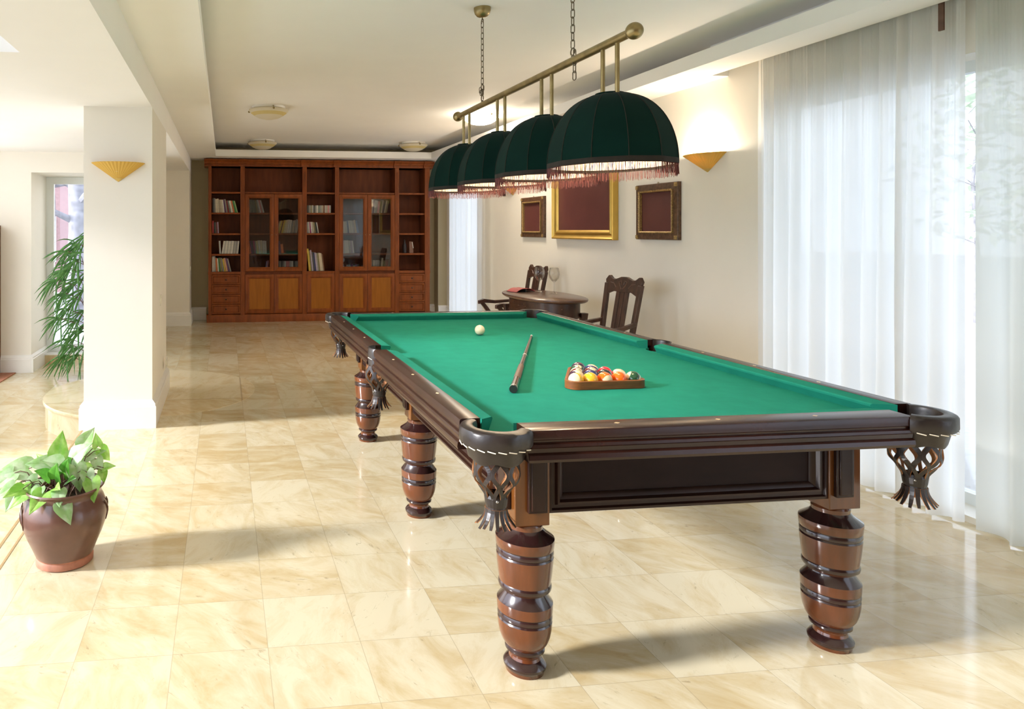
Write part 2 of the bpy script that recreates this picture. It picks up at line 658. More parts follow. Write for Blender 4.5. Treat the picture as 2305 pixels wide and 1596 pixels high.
# ================================================================== THE ROOM
XW = 3.41          # right wall
XP = -0.49         # right face of the pillars and the beam
XL = -0.945        # left face of the pillars
YB = 10.70         # back wall
YF = -2.5
# floors
b = MB().box(XL, XW + 0.2, YF, YB + 0.2, -0.25, 0)
struct(b.build('floor', 'marble_floor'), 'cream and honey veined marble tile floor of the billiard room', 'floor')
b = MB().box(-3.2, XL, YF, 8.9, -0.3, -0.2)
struct(b.build('floor_left', 'marble_floor'), 'lower marble floor of the side room past the pillar', 'floor')
b = MB().box(-3.0, -1.40, YF, 4.7, -0.2, -0.192)  # unseen dark sheet, added to damp light bouncing up to the left ceiling
struct(b.build('floor_absorber', 'absorber_taupe'), 'taupe carpet added out of view in the side room to cut floor bounce', 'absorber')
b = MB().box(XL + 0.050, XL + 0.060, YF, 4.9, 0.0, 0.0012)
b.box(XL - 0.012, XL + 0.0, YF, 4.9, -0.03, 0.0012)
pbr('trim_tan', (0.40, 0.27, 0.12), 0.5)
struct(b.build('trim_1', 'trim_tan'), 'thin brown strip along the step edge beside the plant pot', 'trim')
# curved marble landing in front of the opening behind the pillar
pr = [(0.0, -0.2), (0.845, -0.2), (0.845, -0.03), (0.862, -0.026), (0.866, -0.012), (0.86, 0.0015), (0.0, 0.0015)]
b = MB().lathe(pr[1:-1], n=64, c=(-0.6, 6.02, 0))
struct(b.build('step', 'marble_step', smooth=40), 'rounded marble step left of the pillar', 'step')

# walls
def wall_right():
    b = MB()
    t0, t1 = XW, XW + 0.21
    b.box(t0, t1, 4.07, 8.98, 0, 2.75)           # picture wall
    b.box(t0, t1, 10.28, YB + 0.2, 0, 2.75)
    b.box(t0, t1, 8.98, 10.28, 2.17, 2.75)
    b.box(t0, t1, YF, 4.07, 2.165, 2.75)
    b.box(t0, t1, YF, 4.07, 0, 0.03)
    b.box(t0, t1, 8.98, 10.28, 0, 0.03)
    b.box(t0, t1, YF, -2.1, 0, 2.75)
    return b


struct(wall_right().build('wall_right', 'wall_paint'), 'cream wall with pictures, sconces and two curtained windows', 'wall')
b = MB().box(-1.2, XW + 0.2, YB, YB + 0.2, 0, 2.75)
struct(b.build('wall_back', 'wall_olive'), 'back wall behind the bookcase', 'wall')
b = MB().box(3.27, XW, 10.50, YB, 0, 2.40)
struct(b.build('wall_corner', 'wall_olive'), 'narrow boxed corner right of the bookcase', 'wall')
b = MB().box(-3.2, XW + 0.2, YF - 0.2, YF, -0.25, 3.0)
struct(b.build('wall_front', 'wall_panelling'), 'wall behind the viewer', 'wall')
b = MB().box(XL, XP, 4.905, 6.06, -0.2, 2.19)
struct(b.build('pillar', 'wall_paint'), 'broad cream pillar carrying a pleated sconce', 'pillar')
b = MB().box(-1.25, XP, 10.06, YB, 0, 2.19)
struct(b.build('pillar', 'wall_paint'), 'narrow cream pier left of the bookcase', 'pillar')
# left room: back wall with the window niche, end wall
for bb, ww in (((-3.2, -2.09, 7.97, 8.75, -0.2, 2.6), 'cream wall of the side room left of the niche window'), ((-1.15, XL + 0.05, 7.97, 8.75, -0.2, 2.6), 'cream wall of the side room right of the niche window'),
               ((-2.09, -1.15, 7.97, 8.75, 1.98, 2.6), 'lintel above the niche window'), ((XL - 0.12, XL + 0.05, 8.75, 10.1, -0.2, 2.6), 'wall between the niche and the narrow pier')):
    struct(MB().box(*bb).build('wall_left', 'wall_paint'), ww, 'wall')
b = MB().box(-3.2, -3.02, 7.6, 7.97, -0.2, 2.6).box(-3.2, -3.02, 5.0, 5.25, -0.2, 2.6).box(-3.2, -3.02, 5.25, 7.6, 2.15, 2.6)
struct(b.build('wall_side', 'wall_paint'), 'end wall of the side room', 'wall')

# ceilings
b = MB().box(XL, XW + 0.2, YF, YB + 0.2, 2.60, 2.75)
struct(b.build('ceiling', 'ceiling_paint'), 'flat cream ceiling with a recessed tray', 'ceiling')
b = MB()
b.box(XP, -0.12, YF, YB, 2.40, 2.494)
b.box(-0.12, 3.02, 10.03, YB, 2.40, 2.494)
b.box(3.02, XW, 4.40, YB, 2.40, 2.494)
b.box(3.02, 3.285, YF, 4.40, 2.40, 2.494)
b.box(3.275, 3.285, YF, 4.40, 2.494, 2.60)
struct(b.build('ceiling_soffit', 'ceiling_paint'), 'lowered soffit border around the ceiling tray', 'ceiling')
b = MB()
b.box(XL - 0.015, XP, YF, YB, 2.19, 2.60)
b.box(-3.0, XL - 0.015, 3.46, 5.68, 2.19, 2.85)
b.box(-3.0, XL - 0.015, 5.68, 8.0, 2.205, 2.6)
struct(b.build('ceiling_beam', 'ceiling_paint'), 'broad dropped beam and ceiling above the pillar', 'beam')
b = MB().box(-3.2, XL, YF, 3.46, 2.75, 2.85)
struct(b.build('ceiling_left', 'ceiling_paint'), 'higher white ceiling of the side room', 'ceiling')


# baseboards
def base_prof(out, x, h=0.19, t=0.028):
    # list of (offset, z)
    return [(x, 0), (x + out * t, 0), (x + out * t, h * 0.74), (x + out * t * 0.75, h * 0.78), (x + out * t * 0.75, h * 0.86), (x + out * t * 0.35, h * 0.93), (x, h)]


b = MB()
t = 0.028
prof = [(0, 0), (t, 0), (t, 0.145), (t * .8, 0.152), (t * .8, 0.165), (t * .3, 0.182), (0, 0.19)]


def base_ring(b, x0, x1, y0, y1, z=0.0):
    rings = []
    for (cx, cy, dx, dy) in ((x0, y0, -1, -1), (x1, y0, 1, -1), (x1, y1, 1, 1), (x0, y1, -1, 1), (x0, y0, -1, -1)):
        rings.append([(cx + dx * d, cy + dy * d, z + h) for d, h in prof])
    b.loft(rings, cap0=False, cap1=False)


base_ring(b, XL, XP, 4.905, 6.06)
struct(b.build('baseboard_pillar', 'trim_white'), 'white baseboard wrapping the broad pillar', 'baseboard')
b = MB()
base_ring(b, -1.25, XP, 10.06, YB - 0.03)
struct(b.build('baseboard_pier', 'trim_white'), 'white baseboard around the narrow pier left of the bookcase', 'baseboard')
b = MB()
b.prism([(YB - d, h) for d, h in prof], XP, -0.27, 'x')
b.prism([(YB - d, h) for d, h in prof], 3.13, 3.27, 'x')
b.prism([(10.50 - d, h) for d, h in prof], 3.27, XW - 0.01, 'x')
struct(b.build('baseboard_back', 'trim_white'), 'white baseboard along the back wall', 'baseboard')
b = MB()
b.prism([(XW - d, h) for d, h in prof], 4.07, 8.98, 'y')
b.prism([(XW - d, h) for d, h in prof], 10.28, 10.5, 'y')
struct(b.build('baseboard_right', 'trim_white'), 'white baseboard along the picture wall', 'baseboard')
b = MB()
b.prism([(7.97 - d, h - 0.2) for d, h in prof], -3.0, -2.09, 'x')
b.prism([(-2.09 + d, h - 0.2) for d, h in prof], 7.945, 8.62, 'y')
b.prism([(7.97 - d, h - 0.2) for d, h in prof], -1.15, XL, 'x')
struct(b.build('baseboard_left', 'trim_white'), 'white baseboard of the side room wall', 'baseboard')


# windows
def window(name, axis, pos, a0, a1, z0, z1, label, muls=(), fw=0.055, out=0.05, glass=True):
    f = MB()

    def bx(u0, u1, q0, q1, d0=0.0, d1=out):
        if axis == 'x':
            f.box(pos + d0, pos + d1, u0, u1, q0, q1)
        else:
            f.box(u0, u1, pos + d0, pos + d1, q0, q1)
    bx(a0, a0 + fw, z0, z1)
    bx(a1 - fw, a1, z0, z1)
    bx(a0 + fw, a1 - fw, z0, z0 + fw)
    bx(a0 + fw, a1 - fw, z1 - fw, z1)
    for mm in muls:
        bx(mm - fw / 2, mm + fw / 2, z0 + fw, z1 - fw)
    o = f.build(name, 'frame_grey')
    struct(o, label, 'window')
    g = MB()
    if axis == 'x':
        g.box(pos + 0.022, pos + 0.028, a0 + fw, a1 - fw, z0 + fw, z1 - fw)
    else:
        g.box(a0 + fw, a1 - fw, pos + 0.022, pos + 0.028, z0 + fw, z1 - fw)
    g.build('pane', 'window_glass', o)
    return o


window('window_1', 'x', XW + 0.15, -2.1, 4.07, 0.03, 2.165, 'wide window behind the long white curtains', (2.2, 0.6))
window('window_2', 'x', XW + 0.15, 8.98, 10.28, 0.03, 2.17, 'window behind the far curtain next to the bookcase', ())
window('window_3', 'y', 8.62, -2.089, -1.15, -0.087, 1.979, 'tall window in the niche behind the palm', (), fw=0.085)
b = MB().box(-2.08, -1.15, 8.44, 8.75, -0.2, -0.10, 1)
b.box(-2.09, -1.15, 8.44, 8.70, -0.10, -0.088, 0)
struct(b.build('window_sill', ['trim_white', 'marble_step']), 'low marble sill with a white top under the niche window', 'sill')

# ================================================================== BILLIARD TABLE
TC = (1.44, 3.262)
BED = 0.752
RT = 0.794
HX, HY = 0.688, 1.3225
OX, OY = 0.752, 1.402
table = thing('billiard_table', 'large dark wooden billiard table with green cloth and six turned legs', 'billiard table', (TC[0], TC[1], 0))
PK = [(sx * 0.672, sy * 1.343, sx, sy) for sx in (-1, 1) for sy in (-1, 1)] + [(-0.712, 0, -1, 0), (0.712, 0, 1, 0)]


def arc(cx, cy, r, a0, a1, n):
    return [(cx + r * math.cos(a0 + (a1 - a0) * i / n), cy + r * math.sin(a0 + (a1 - a0) * i / n)) for i in range(n + 1)]


# bed: outline with the pocket mouths cut out of it
ol = []
rp = 0.060


def notch(cx, cy, start, end):
    """go round the pocket circle on the side facing the table centre."""
    a0 = math.atan2(start[1] - cy, start[0] - cx)
    a1 = math.atan2(end[1] - cy, end[0] - cx)
    mid = math.atan2(-cy, -cx)
    while a0 - mid > PI:
        a0 -= 2 * PI
    while a0 - mid < -PI:
        a0 += 2 * PI
    while a1 - mid > PI:
        a1 -= 2 * PI
    while a1 - mid < -PI:
        a1 += 2 * PI
    return arc(cx, cy, rp, a0, a1, 14)


def chord(cx, axis, val):
    d = math.sqrt(max(0, rp * rp - (val - cx) ** 2))
    return d


X, Y = 0.672, 1.343
bx_, by_ = HX + 0.006, HY + 0.006
dY = math.sqrt(rp ** 2 - (bx_ - X) ** 2)
dX = math.sqrt(rp ** 2 - (by_ - Y) ** 2)
dm = math.sqrt(rp ** 2 - (0.712 - bx_) ** 2)
ol += notch(-X, -Y, (-bx_, -Y + dY), (-X + dX, -by_))
ol += notch(X, -Y, (X - dX, -by_), (bx_, -Y + dY))
ol += notch(0.712, 0, (bx_, -dm), (bx_, dm))
ol += notch(X, Y, (bx_, Y - dY), (X - dX, by_))
ol += notch(-X, Y, (-X + dX, by_), (-bx_, Y - dY))
ol += notch(-0.712, 0, (-bx_, dm), (-bx_, -dm))
b = MB().prism(ol, BED - 0.03, BED, 'z')
b.build('bed_cloth', 'cloth', table)

# rails: wood tops with moulded faces, section (offset outward from joint, z)
RS = [(0.0, RT - 0.03), (0.0, RT - 0.001), (0.002, RT), (0.056, RT), (0.062, RT - 0.003), (0.064, RT - 0.008), (0.064, 0.766), (0.061, 0.763),
      (0.060, 0.756), (0.066, 0.753), (0.067, 0.745), (0.063, 0.741), (0.062, 0.729), (0.069, 0.724), (0.071, 0.712), (0.068, 0.7035), (0.02, 0.7035), (0.02, RT - 0.03)]


def rail(axis, s, a, c_):
    b = MB()
    if axis == 'x':   # long rail on the side s*x, runs along y
        b.prism([(s * (HX + d), z) for d, z in RS], a, c_, 'y')
    else:
        b.prism([(s * (HY + d * 1.24), z) for d, z in RS], a, c_, 'x')
    o = b.build('rail', 'wood_rail', table, smooth=35)
    # inlaid sights
    n = 3
    for i in range(n):
        if axis == 'x':
            yc = (0.313 * (i + 1)) * (1 if c_ > 0 else -1)
            px, py = s * (HX + 0.031), yc
        else:
            px, py = -0.316 + 0.316 * i, s * (HY + 0.038)
        q = MB()
        q.prism([(px + 0.009, py), (px, py + 0.006), (px - 0.009, py), (px, py - 0.006)] if axis != 'x' else
                [(px + 0.006, py), (px, py + 0.009), (px - 0.006, py), (px, py - 0.009)], RT - 0.002, RT + 0.0006, 'z')
        q.build('sight', 'sight_brass', o)
    return o


for s in (-1, 1):
    rail('x', s, 0.062, 1.262)
    rail('x', s, -1.262, -0.062)
    rail('y', s, -0.602, 0.602)

# cushions
CS = [(0.0, RT - 0.001), (-0.046, RT - 0.006), (-0.051, RT - 0.010), (-0.050, RT - 0.016), (-0.034, BED), (0.0, BED)]


def cushion(axis, s, a, c_, m0, m1):
    """m0/m1: how far the nose is cut back at each end."""
    b = MB()
    r0, r1 = [], []
    for d, z in CS:
        k = -d / 0.051
        ya, yc = a + k * m0, c_ - k * m1
        if axis == 'x':
            r0.append((s * (HX + d), ya, z))
            r1.append((s * (HX + d), yc, z))
        else:
            r0.append((ya, s * (HY + d), z))
            r1.append((yc, s * (HY + d), z))
    b.loft([r0, r1])
    b.build('cushion', 'cloth', table)


for s in (-1, 1):
    cushion('x', s, 0.058, 1.272, 0.016, 0.046)
    cushion('x', s, -1.272, -0.058, 0.046, 0.016)
    cushion('y', s, -0.612, 0.612, 0.046, 0.046)


# pockets: leather horseshoe, stitched, with a cut leather net and tassel
def pocket(cx, cy, sx, sy):
    corner = sy != 0
    mid = math.atan2(sy, sx) if corner else (0 if sx > 0 else PI)
    half = math.radians(99) if corner else math.radians(84)
    n = 30
    R1 = 0.102 if corner else 0.066
    R0 = 0.063
    SECT = [(R0, 0.715), (R0, 0.785), (R0 + 0.003, 0.7945), (R0 + 0.009, RT + 0.003), (R1 - 0.010, RT + 0.002), (R1 - 0.003, RT - 0.002), (R1, 0.785), (R1 + 0.0005, 0.755),
            (R1 - 0.003, 0.7475), (R1 - 0.012, 0.7445), (R1 - 0.018, 0.735), (R1 - 0.025, 0.704), (R1 - 0.028, 0.700), (R1 - 0.032, 0.712)]
    if not corner:
        SECT = [(R0 - 0.004, 0.715), (R0 - 0.004, 0.785), (R0, 0.795), (R0 + 0.004, RT + 0.002), (R1 - 0.006, RT + 0.002), (R1 - 0.001, RT - 0.005), (R1, 0.775), (R1, 0.748), (R1 - 0.004, 0.7465), (R1 - 0.004, 0.7445), (R1 - 0.001, 0.735), (R1 - 0.003, 0.700), (R1 - 0.008, 0.699), (R1 - 0.012, 0.715)]
    rr = random.Random(int(1000 + cx * 100 + cy * 37))
    rings = []
    for i in range(n + 1):
        a = mid - half + 2 * half * i / n
        wob = 0.0016 * math.sin(a * 7 + cx * 9) + rr.uniform(-0.0006, 0.0006)
        ring = []
        for k, (r, z) in enumerate(SECT):
            zz = z + (0.004 * math.sin(a * 5 + cy) if 10 < k < 13 else 0)
            ring.append((cx + (1 if corner else 0.78) * (r + (wob if k > 5 else 0)) * math.cos(a), cy + (r + (wob if k > 5 else 0)) * math.sin(a), zz))
        rings.append(ring)
    o = MB().loft(rings).build('pocket', 'leather', table, smooth=32)
    # stitching
    st = MB()
    ns = 11 if corner else 4
    for i in range(ns):
        a0 = mid - half * 0.93 + 2 * half * 0.93 * (i + 0.1) / ns
        a1 = mid - half * 0.93 + 2 * half * 0.93 * (i + 0.86) / ns
        pts = []
        for q in range(5):
            a = a0 + (a1 - a0) * q / 4
            r = (R1 - 0.0025 if corner else R1 - 0.002) + 0.0012
            pts.append((cx + (1 if corner else 0.78) * r * math.cos(a), cy + r * math.sin(a), 0.7475 - 0.004 * q / 4))
        st.tube(pts, 0.0016, 5)
    st.build('stitching', 'thread', o)
    # net
    nt = MB()
    K = 16
    for k in range(K):
        th = 2 * PI * k / K
        sg = 1 if k % 2 else -1
        pts, outs, ws = [], [], []
        M = 22
        for q in range(M + 1):
            u = q / M
            z = 0.712 - u * 0.120
            if u < 0.45:
                R = 0.059 + 0.006 * math.sin(u / 0.45 * PI / 2)
            else:
                w_ = (u - 0.45) / 0.55
                R = 0.065 - 0.034 * (w_ * w_ * (3 - 2 * w_))
            amp = PI / K * (0.80 - 0.1 * u)
            a = th + sg * amp * math.cos(u * PI * 3.0)
            pts.append((cx + R * math.cos(a), cy + R * math.sin(a), z))
            outs.append((math.cos(a), math.sin(a), 0.35 if u > 0.6 else 0))
            ws.append(0.0142 - 0.0045 * u)
        nt.ribbon(pts, outs, ws, 0.0042, 0, 1)
    nt.build('net', ['leather', 'leather_tan'], o)
    # tassel
    ta = MB()
    ta.lathe([(0.030, 0.602), (0.0335, 0.592), (0.031, 0.574), (0.029, 0.566), (0.030, 0.558), (0.026, 0.558), (0.026, 0.599)], n=20, c=(cx, cy, 0), cap0=False, cap1=False)
    for k in range(17):
        th = 2 * PI * k / 17 + rr.uniform(-.06, .06)
        ln = rr.uniform(0.9, 1.1)
        fl = rr.uniform(0.8, 1.35)
        pts, outs = [], []
        for q in range(6):
            u = q / 5
            R = 0.030 + 0.022 * fl * u * u
            pts.append((cx + R * math.cos(th), cy + R * math.sin(th), 0.562 - 0.050 * ln * u))
            outs.append((math.cos(th), math.sin(th), 0.5 * u))
        ta.ribbon(pts, outs, [0.0115, 0.0115, 0.011, 0.0105, 0.0095, 0.007], 0.003, 0, 1)
    ta.build('tassel', ['leather', 'leather_tan'], o)
    for k in range(3):
        th = mid + 0.5 + k * PI * 2 / 3
        rv = MB().sphere((cx + 0.0335 * math.cos(th), cy + 0.0335 * math.sin(th), 0.588), 0.004, 8, 6)
        rv.build('rivet', 'rivet', o)
    return o


for p in PK:
    pocket(*p)

# legs
LP = [(0.048, 0.462, 0), (0.054, 0.452, 0), (0.053, 0.440, 1), (0.060, 0.430, 1), (0.0875, 0.411, 0), (0.0880, 0.404, 0), (0.0860, 0.383, 1), (0.0835, 0.379, 1), (0.0855, 0.374, 1), (0.0855, 0.366, 1), (0.0825, 0.361, 1), (0.0850, 0.356, 0),
      (0.0840, 0.340, 0), (0.0805, 0.305, 0), (0.0765, 0.276, 1), (0.0790, 0.271, 1), (0.0795, 0.265, 1), (0.0780, 0.259, 1), (0.0720, 0.256, 0), (0.0630, 0.247, 1), (0.0640, 0.242, 1), (0.0828, 0.217, 0), (0.0832, 0.211, 0), (0.0820, 0.187, 1),
      (0.0795, 0.183, 1), (0.0815, 0.178, 1), (0.0815, 0.170, 1), (0.0785, 0.165, 1), (0.0810, 0.160, 0), (0.0800, 0.140, 0), (0.0760, 0.117, 0), (0.0690, 0.097, 0), (0.0600, 0.083, 0), (0.0555, 0.078, 1), (0.0590, 0.074, 1), (0.0590, 0.068, 1), (0.0540, 0.064, 0),
      (0.0470, 0.057, 0), (0.0450, 0.050, 0), (0.0475, 0.042, 1), (0.0580, 0.034, 1), (0.0640, 0.025, 1), (0.0635, 0.018, 1), (0.0590, 0.011, 0), (0.0570, 0.000, 0)]
for sx in (-1, 1):
    for j, yy in enumerate((-1.197, -0.012, 1.178)):
        lx = sx * 0.522
        g = MB().lathe([(r, z) for r, z, m in LP], n=40, c=(lx, yy, 0), ms=[m for r, z, m in LP[:-1]])
        lo = g.build('leg', ['wood_leg', 'wood_leg_dark'], table, smooth=28)
        k = MB().box(lx - 0.055, lx + 0.055, yy - 0.055, yy + 0.055, 0.460, 0.735)
        k.build('block', 'wood_block', lo, bevel=0.003)
        f = MB()
        fx = sx * 0.012
        if j != 1:
            sy = -1 if j == 0 else 1
            y0 = yy + sy * 0.055
            f.box(lx - fx - 0.030, lx - fx + 0.030, min(y0, y0 + sy * 0.015), max(y0, y0 + sy * 0.015), 0.503, 0.715)
            f.box(lx - fx - 0.022, lx - fx + 0.022, min(y0, y0 + sy * 0.020), max(y0, y0 + sy * 0.020), 0.511, 0.715)
        x0 = lx + sx * 0.055
        f.box(min(x0, x0 + sx * 0.015), max(x0, x0 + sx * 0.015), yy - 0.030, yy + 0.030, 0.503, 0.715)
        f.box(min(x0, x0 + sx * 0.020), max(x0, x0 + sx * 0.020), yy - 0.022, yy + 0.022, 0.511, 0.715)
        f.build('applied_board', 'wood_fascia', lo, bevel=0.003)

# aprons between the legs
FP = [(0, 0), (0, 0.020), (0.16, 0.022), (0.24, 0.014), (0.42, 0.014), (0.5, 0.024), (0.62, 0.025), (0.72, 0.014), (0.88, 0.010), (1.0, 0.002), (1.0, 0)]


def apron(axis, pos, a, c_, sgn):
    b = MB()
    if axis == 'y':
        b.box(a, c_, min(pos, pos - sgn * 0.02), max(pos, pos - sgn * 0.02), 0.497, 0.712)
    else:
        b.box(min(pos, pos - sgn * 0.02), max(pos, pos - sgn * 0.02), a, c_, 0.497, 0.712)
    o = b.build('apron', 'apron_board', table)
    f = MB().frame(a, c_, 0.495, 0.735, pos, 0.052, FP, axis, sgn)
    f.build('apron_moulding', 'wood_fascia', o, smooth=30)


apron('y', -1.226, -0.467, 0.467, -1)
apron('y', 1.207, -0.467, 0.467, 1)
for sx in (-1, 1):
    apron('x', sx * 0.548, -1.142, -0.067, sx)
    apron('x', sx * 0.548, 0.043, 1.123, sx)
# under-frame that carries the slate
MB().box(-0.64, 0.64, -1.28, 1.28, 0.7045, 0.722).build('under_frame', 'wood_leg_dark', table)

# ------------------------------------------------------------------ cue ball, cue, rack and balls
o = MB().sphere((0, 0, 0.0286), 0.0286, 32, 20).build('cue_ball', 'ball_cream', smooth=180)
o.location = (1.444, 3.85, BED + 0.0006)
tag(o, 'plain white cue ball alone near the far end of the table', 'billiard ball', 'billiard balls')

A = Vector((1.051, 2.462, BED + 0.0148))
Bv = Vector((1.705, 3.745, BED + 0.0068))
cl = (Bv - A).length
cue = thing('billiard_cue', 'two-piece billiard cue with black butt lying across the green cloth', 'cue', (A.x, A.y, BED))
cd = (Bv - A).normalized()


def cseg(name, u0, u1, mat, bulge=0.0):
    r = lambda u: 0.0146 + (0.0064 - 0.0146) * u
    pts = [Vector((0, 0, A.z - BED)) + cd * (cl * (u0 + (u1 - u0) * i / 3)) for i in range(4)]
    return MB().tube(pts, [r(u0 + (u1 - u0) * i / 3) + bulge for i in range(4)], 20, caps=True).build(name, mat, cue, smooth=40)


cseg('bumper', 0.0, 0.014, 'cue_black')
cseg('ring', 0.014, 0.018, 'cue_ring', 0.0001)
cseg('butt_sleeve', 0.018, 0.13, 'cue_shaft')
cseg('wrap', 0.13, 0.33, 'cue_wrap', 0.0002)
cseg('forearm', 0.33, 0.52, 'cue_shaft')
cseg('joint_collar', 0.52, 0.528, 'cue_ring', 0.0002)
cseg('shaft', 0.528, 0.982, 'cue_shaft')
cseg('ferrule', 0.982, 1.0, 'trim_white')

# triangular rack
RC = Vector((1.4375, 2.4745, BED))
rin = 0.0286
# ball centres
R = 0.0286
ball_rows = []
y0 = 2.4745 + 0.0125 + R
for row in range(5):
    k = 5 - row
    for i in range(k):
        ball_rows.append((row, i, 1.4375 + (i - (k - 1) / 2) * 2 * R * 1.010, y0 + row * R * 1.7321 * 1.010))
cyc = y0 + 2 * R * 1.7321 * 2 / 3 * 1.004  # centroid
rack = []


def tri_path(inset, n=8):
    """rounded triangle around the balls at clearance inset."""
    pts = []
    C = [(1.4375 - 4 * R * 1.010, y0), (1.4375 + 4 * R * 1.010, y0), (1.4375, y0 + 4 * R * 1.7321 * 1.010)]
    an = [(-150, -90 + 0), (-90, 30), (30, 150)]
    an = [(-210, -90), (-90, 30), (30, 150)]
    for (cx, cy), (a0, a1) in zip(C, an):
        for i in range(n + 1):
            a = math.radians(a0 + (a1 - a0) * i / n)
            pts.append((cx + (R + inset) * math.cos(a), cy + (R + inset) * math.sin(a)))
    return pts


p0 = tri_path(0.0006)
p1 = tri_path(0.012)
rings = []
for (pp, z) in ((p0, 0.004), (p1, 0.004), (p1, 0.036), (p0, 0.036)):
    rings.append([(x - RC.x, y - RC.y, z) for x, y in pp])
b = MB()
n = len(p0)
o0 = 0
for r in rings:
    b.v += r
for k in range(4):
    for j in range(n):
        b.f.append((k * n + j, k * n + (j + 1) % n, ((k + 1) % 4) * n + (j + 1) % n, ((k + 1) % 4) * n + j))
        b.m.append(0)
o = b.build('ball_rack', 'rack_wood', smooth=40, bevel=0.002)
o.location = (RC.x, RC.y, BED - 0.004)
tag(o, 'brown wooden triangle rack holding the coloured balls', 'rack')

BC = {'yellow': (0.80, 0.42, 0.02), 'blue': (0.02, 0.03, 0.12), 'red': (0.62, 0.02, 0.035), 'purple': (0.045, 0.012, 0.045), 'orange': (0.85, 0.13, 0.005), 'green': (0.010, 0.060, 0.022),
      'maroon': (0.12, 0.012, 0.016), 'black': (0.010, 0.010, 0.012)}
CN = {1: 'yellow', 2: 'blue', 3: 'red', 4: 'purple', 5: 'orange', 6: 'green', 7: 'maroon', 8: 'black', 9: 'yellow', 10: 'blue', 11: 'red', 12: 'purple', 13: 'orange', 14: 'green', 15: 'maroon'}
order = [9, 1, 13, 5, 14, 12, 2, 8, 11, 15, 7, 3, 6, 10, 4]
ordn = ['first', 'second', 'third', 'fourth', 'fifth']
ROT = {9: (0.35, 1.15, -2.2), 1: (0.4, 0.2, 2.2), 13: (0.2, 1.75, -1.2), 5: (0.1, 0.6, 2.0), 14: (0.0, 1.2, 2.62), 12: (0.5, 0.5, 0.3), 2: (0.9, 0.4, 1.9), 8: (0.4, 0.7, 1.7), 11: (0.5, 0.45, -0.9), 15: (0.25, -0.8, -1.7), 7: (0.3, -1.1, -1.5), 3: (0.4, 0.5, 1.7), 6: (0.3, -1.0, -1.9), 10: (0.2, 0.6, 0.8), 4: (0.1, 0.7, 1.5)}
rowname = ['front', 'second', 'third', 'fourth', 'back']
for (row, i, x, y), num in zip(ball_rows, order):
    st = num > 8
    mn = 'ball_%d' % num
    ball_mat(mn, BC[CN[num]], st)
    o = MB().sphere((0, 0, 0), R, 28, 18).build('billiard_ball', mn, smooth=180)
    o.location = (x, y, BED + R + 0.0007)
    o.rotation_euler = ROT[num]
    where = 'at the far tip of the rack' if row == 4 else '%s from left in the %s row of the rack' % (ordn[i], rowname[row])
    tag(o, '%s %s ball, %s' % ('cream and ' + CN[num] if st else 'solid', 'striped' if st else CN[num], where), 'billiard ball', 'billiard balls')
    cu = bpy.data.curves.new('number', 'FONT')
    cu.body = str(num)
    cu.size = 0.0125
    cu.align_x = 'CENTER'
    cu.align_y = 'CENTER'
    cu.extrude = 0.0002
    tmp = bpy.data.objects.new('number_text', cu)
    COL.objects.link(tmp)
    bpy.context.view_layer.update()
    me = bpy.data.meshes.new_from_object(tmp.evaluated_get(bpy.context.evaluated_depsgraph_get()))
    me.materials.clear()
    me.materials.append(MATS['ink'])
    bpy.data.objects.remove(tmp)
    bpy.data.curves.remove(cu)
    to = bpy.data.objects.new('number', me)
    COL.objects.link(to)
    to.parent = o
    to.location = (R - 0.00005, 0, 0)
    to.rotation_euler = (PI / 2, 0, PI / 2)

# ================================================================== LAMP OVER THE TABLE
LB = (1.44, 3.27, 2.055)
lamp = thing('billiard_lamp', 'brass bar lamp with four green fringed velvet shades hanging over the billiard table', 'lamp', (LB[0], LB[1], 1.52))
LO = (LB[0], LB[1], 1.52)
MB().tube([(LB[0], 2.33, LB[2]), (LB[0], 4.21, LB[2])], 0.0165, 20).build('bar', 'brass_aged', lamp, off=LO, smooth=40)
for yy in (2.325, 4.215):
    MB().sphere((LB[0], yy, LB[2]), 0.0305, 28, 18).build('finial', 'brass_aged', lamp, off=LO, smooth=180)


def link_mesh(b, c, ln, wd, r, rot):
    pts = []
    h = ln / 2 - wd / 2
    for i in range(7):
        a = PI * i / 6
        pts.append((wd / 2 * math.cos(a), h + wd / 2 * math.sin(a)))
    for i in range(7):
        a = PI + PI * i / 6
        pts.append((wd / 2 * math.cos(a), -h + wd / 2 * math.sin(a)))
    P = [(c[0] + p[0] * math.cos(rot), c[1] + p[0] * math.sin(rot), c[2] + p[1]) for p in pts]
    b.tube(P, r, 6, closed=True)


def hook(b, c, s=1.0):
    pts = []
    for i in range(15):
        a = -0.6 + 4.4 * i / 14
        pts.append((c[0], c[1] + 0.016 * s * math.cos(a), c[2] + 0.016 * s * math.sin(a)))
    b.tube(pts, 0.0028, 6)


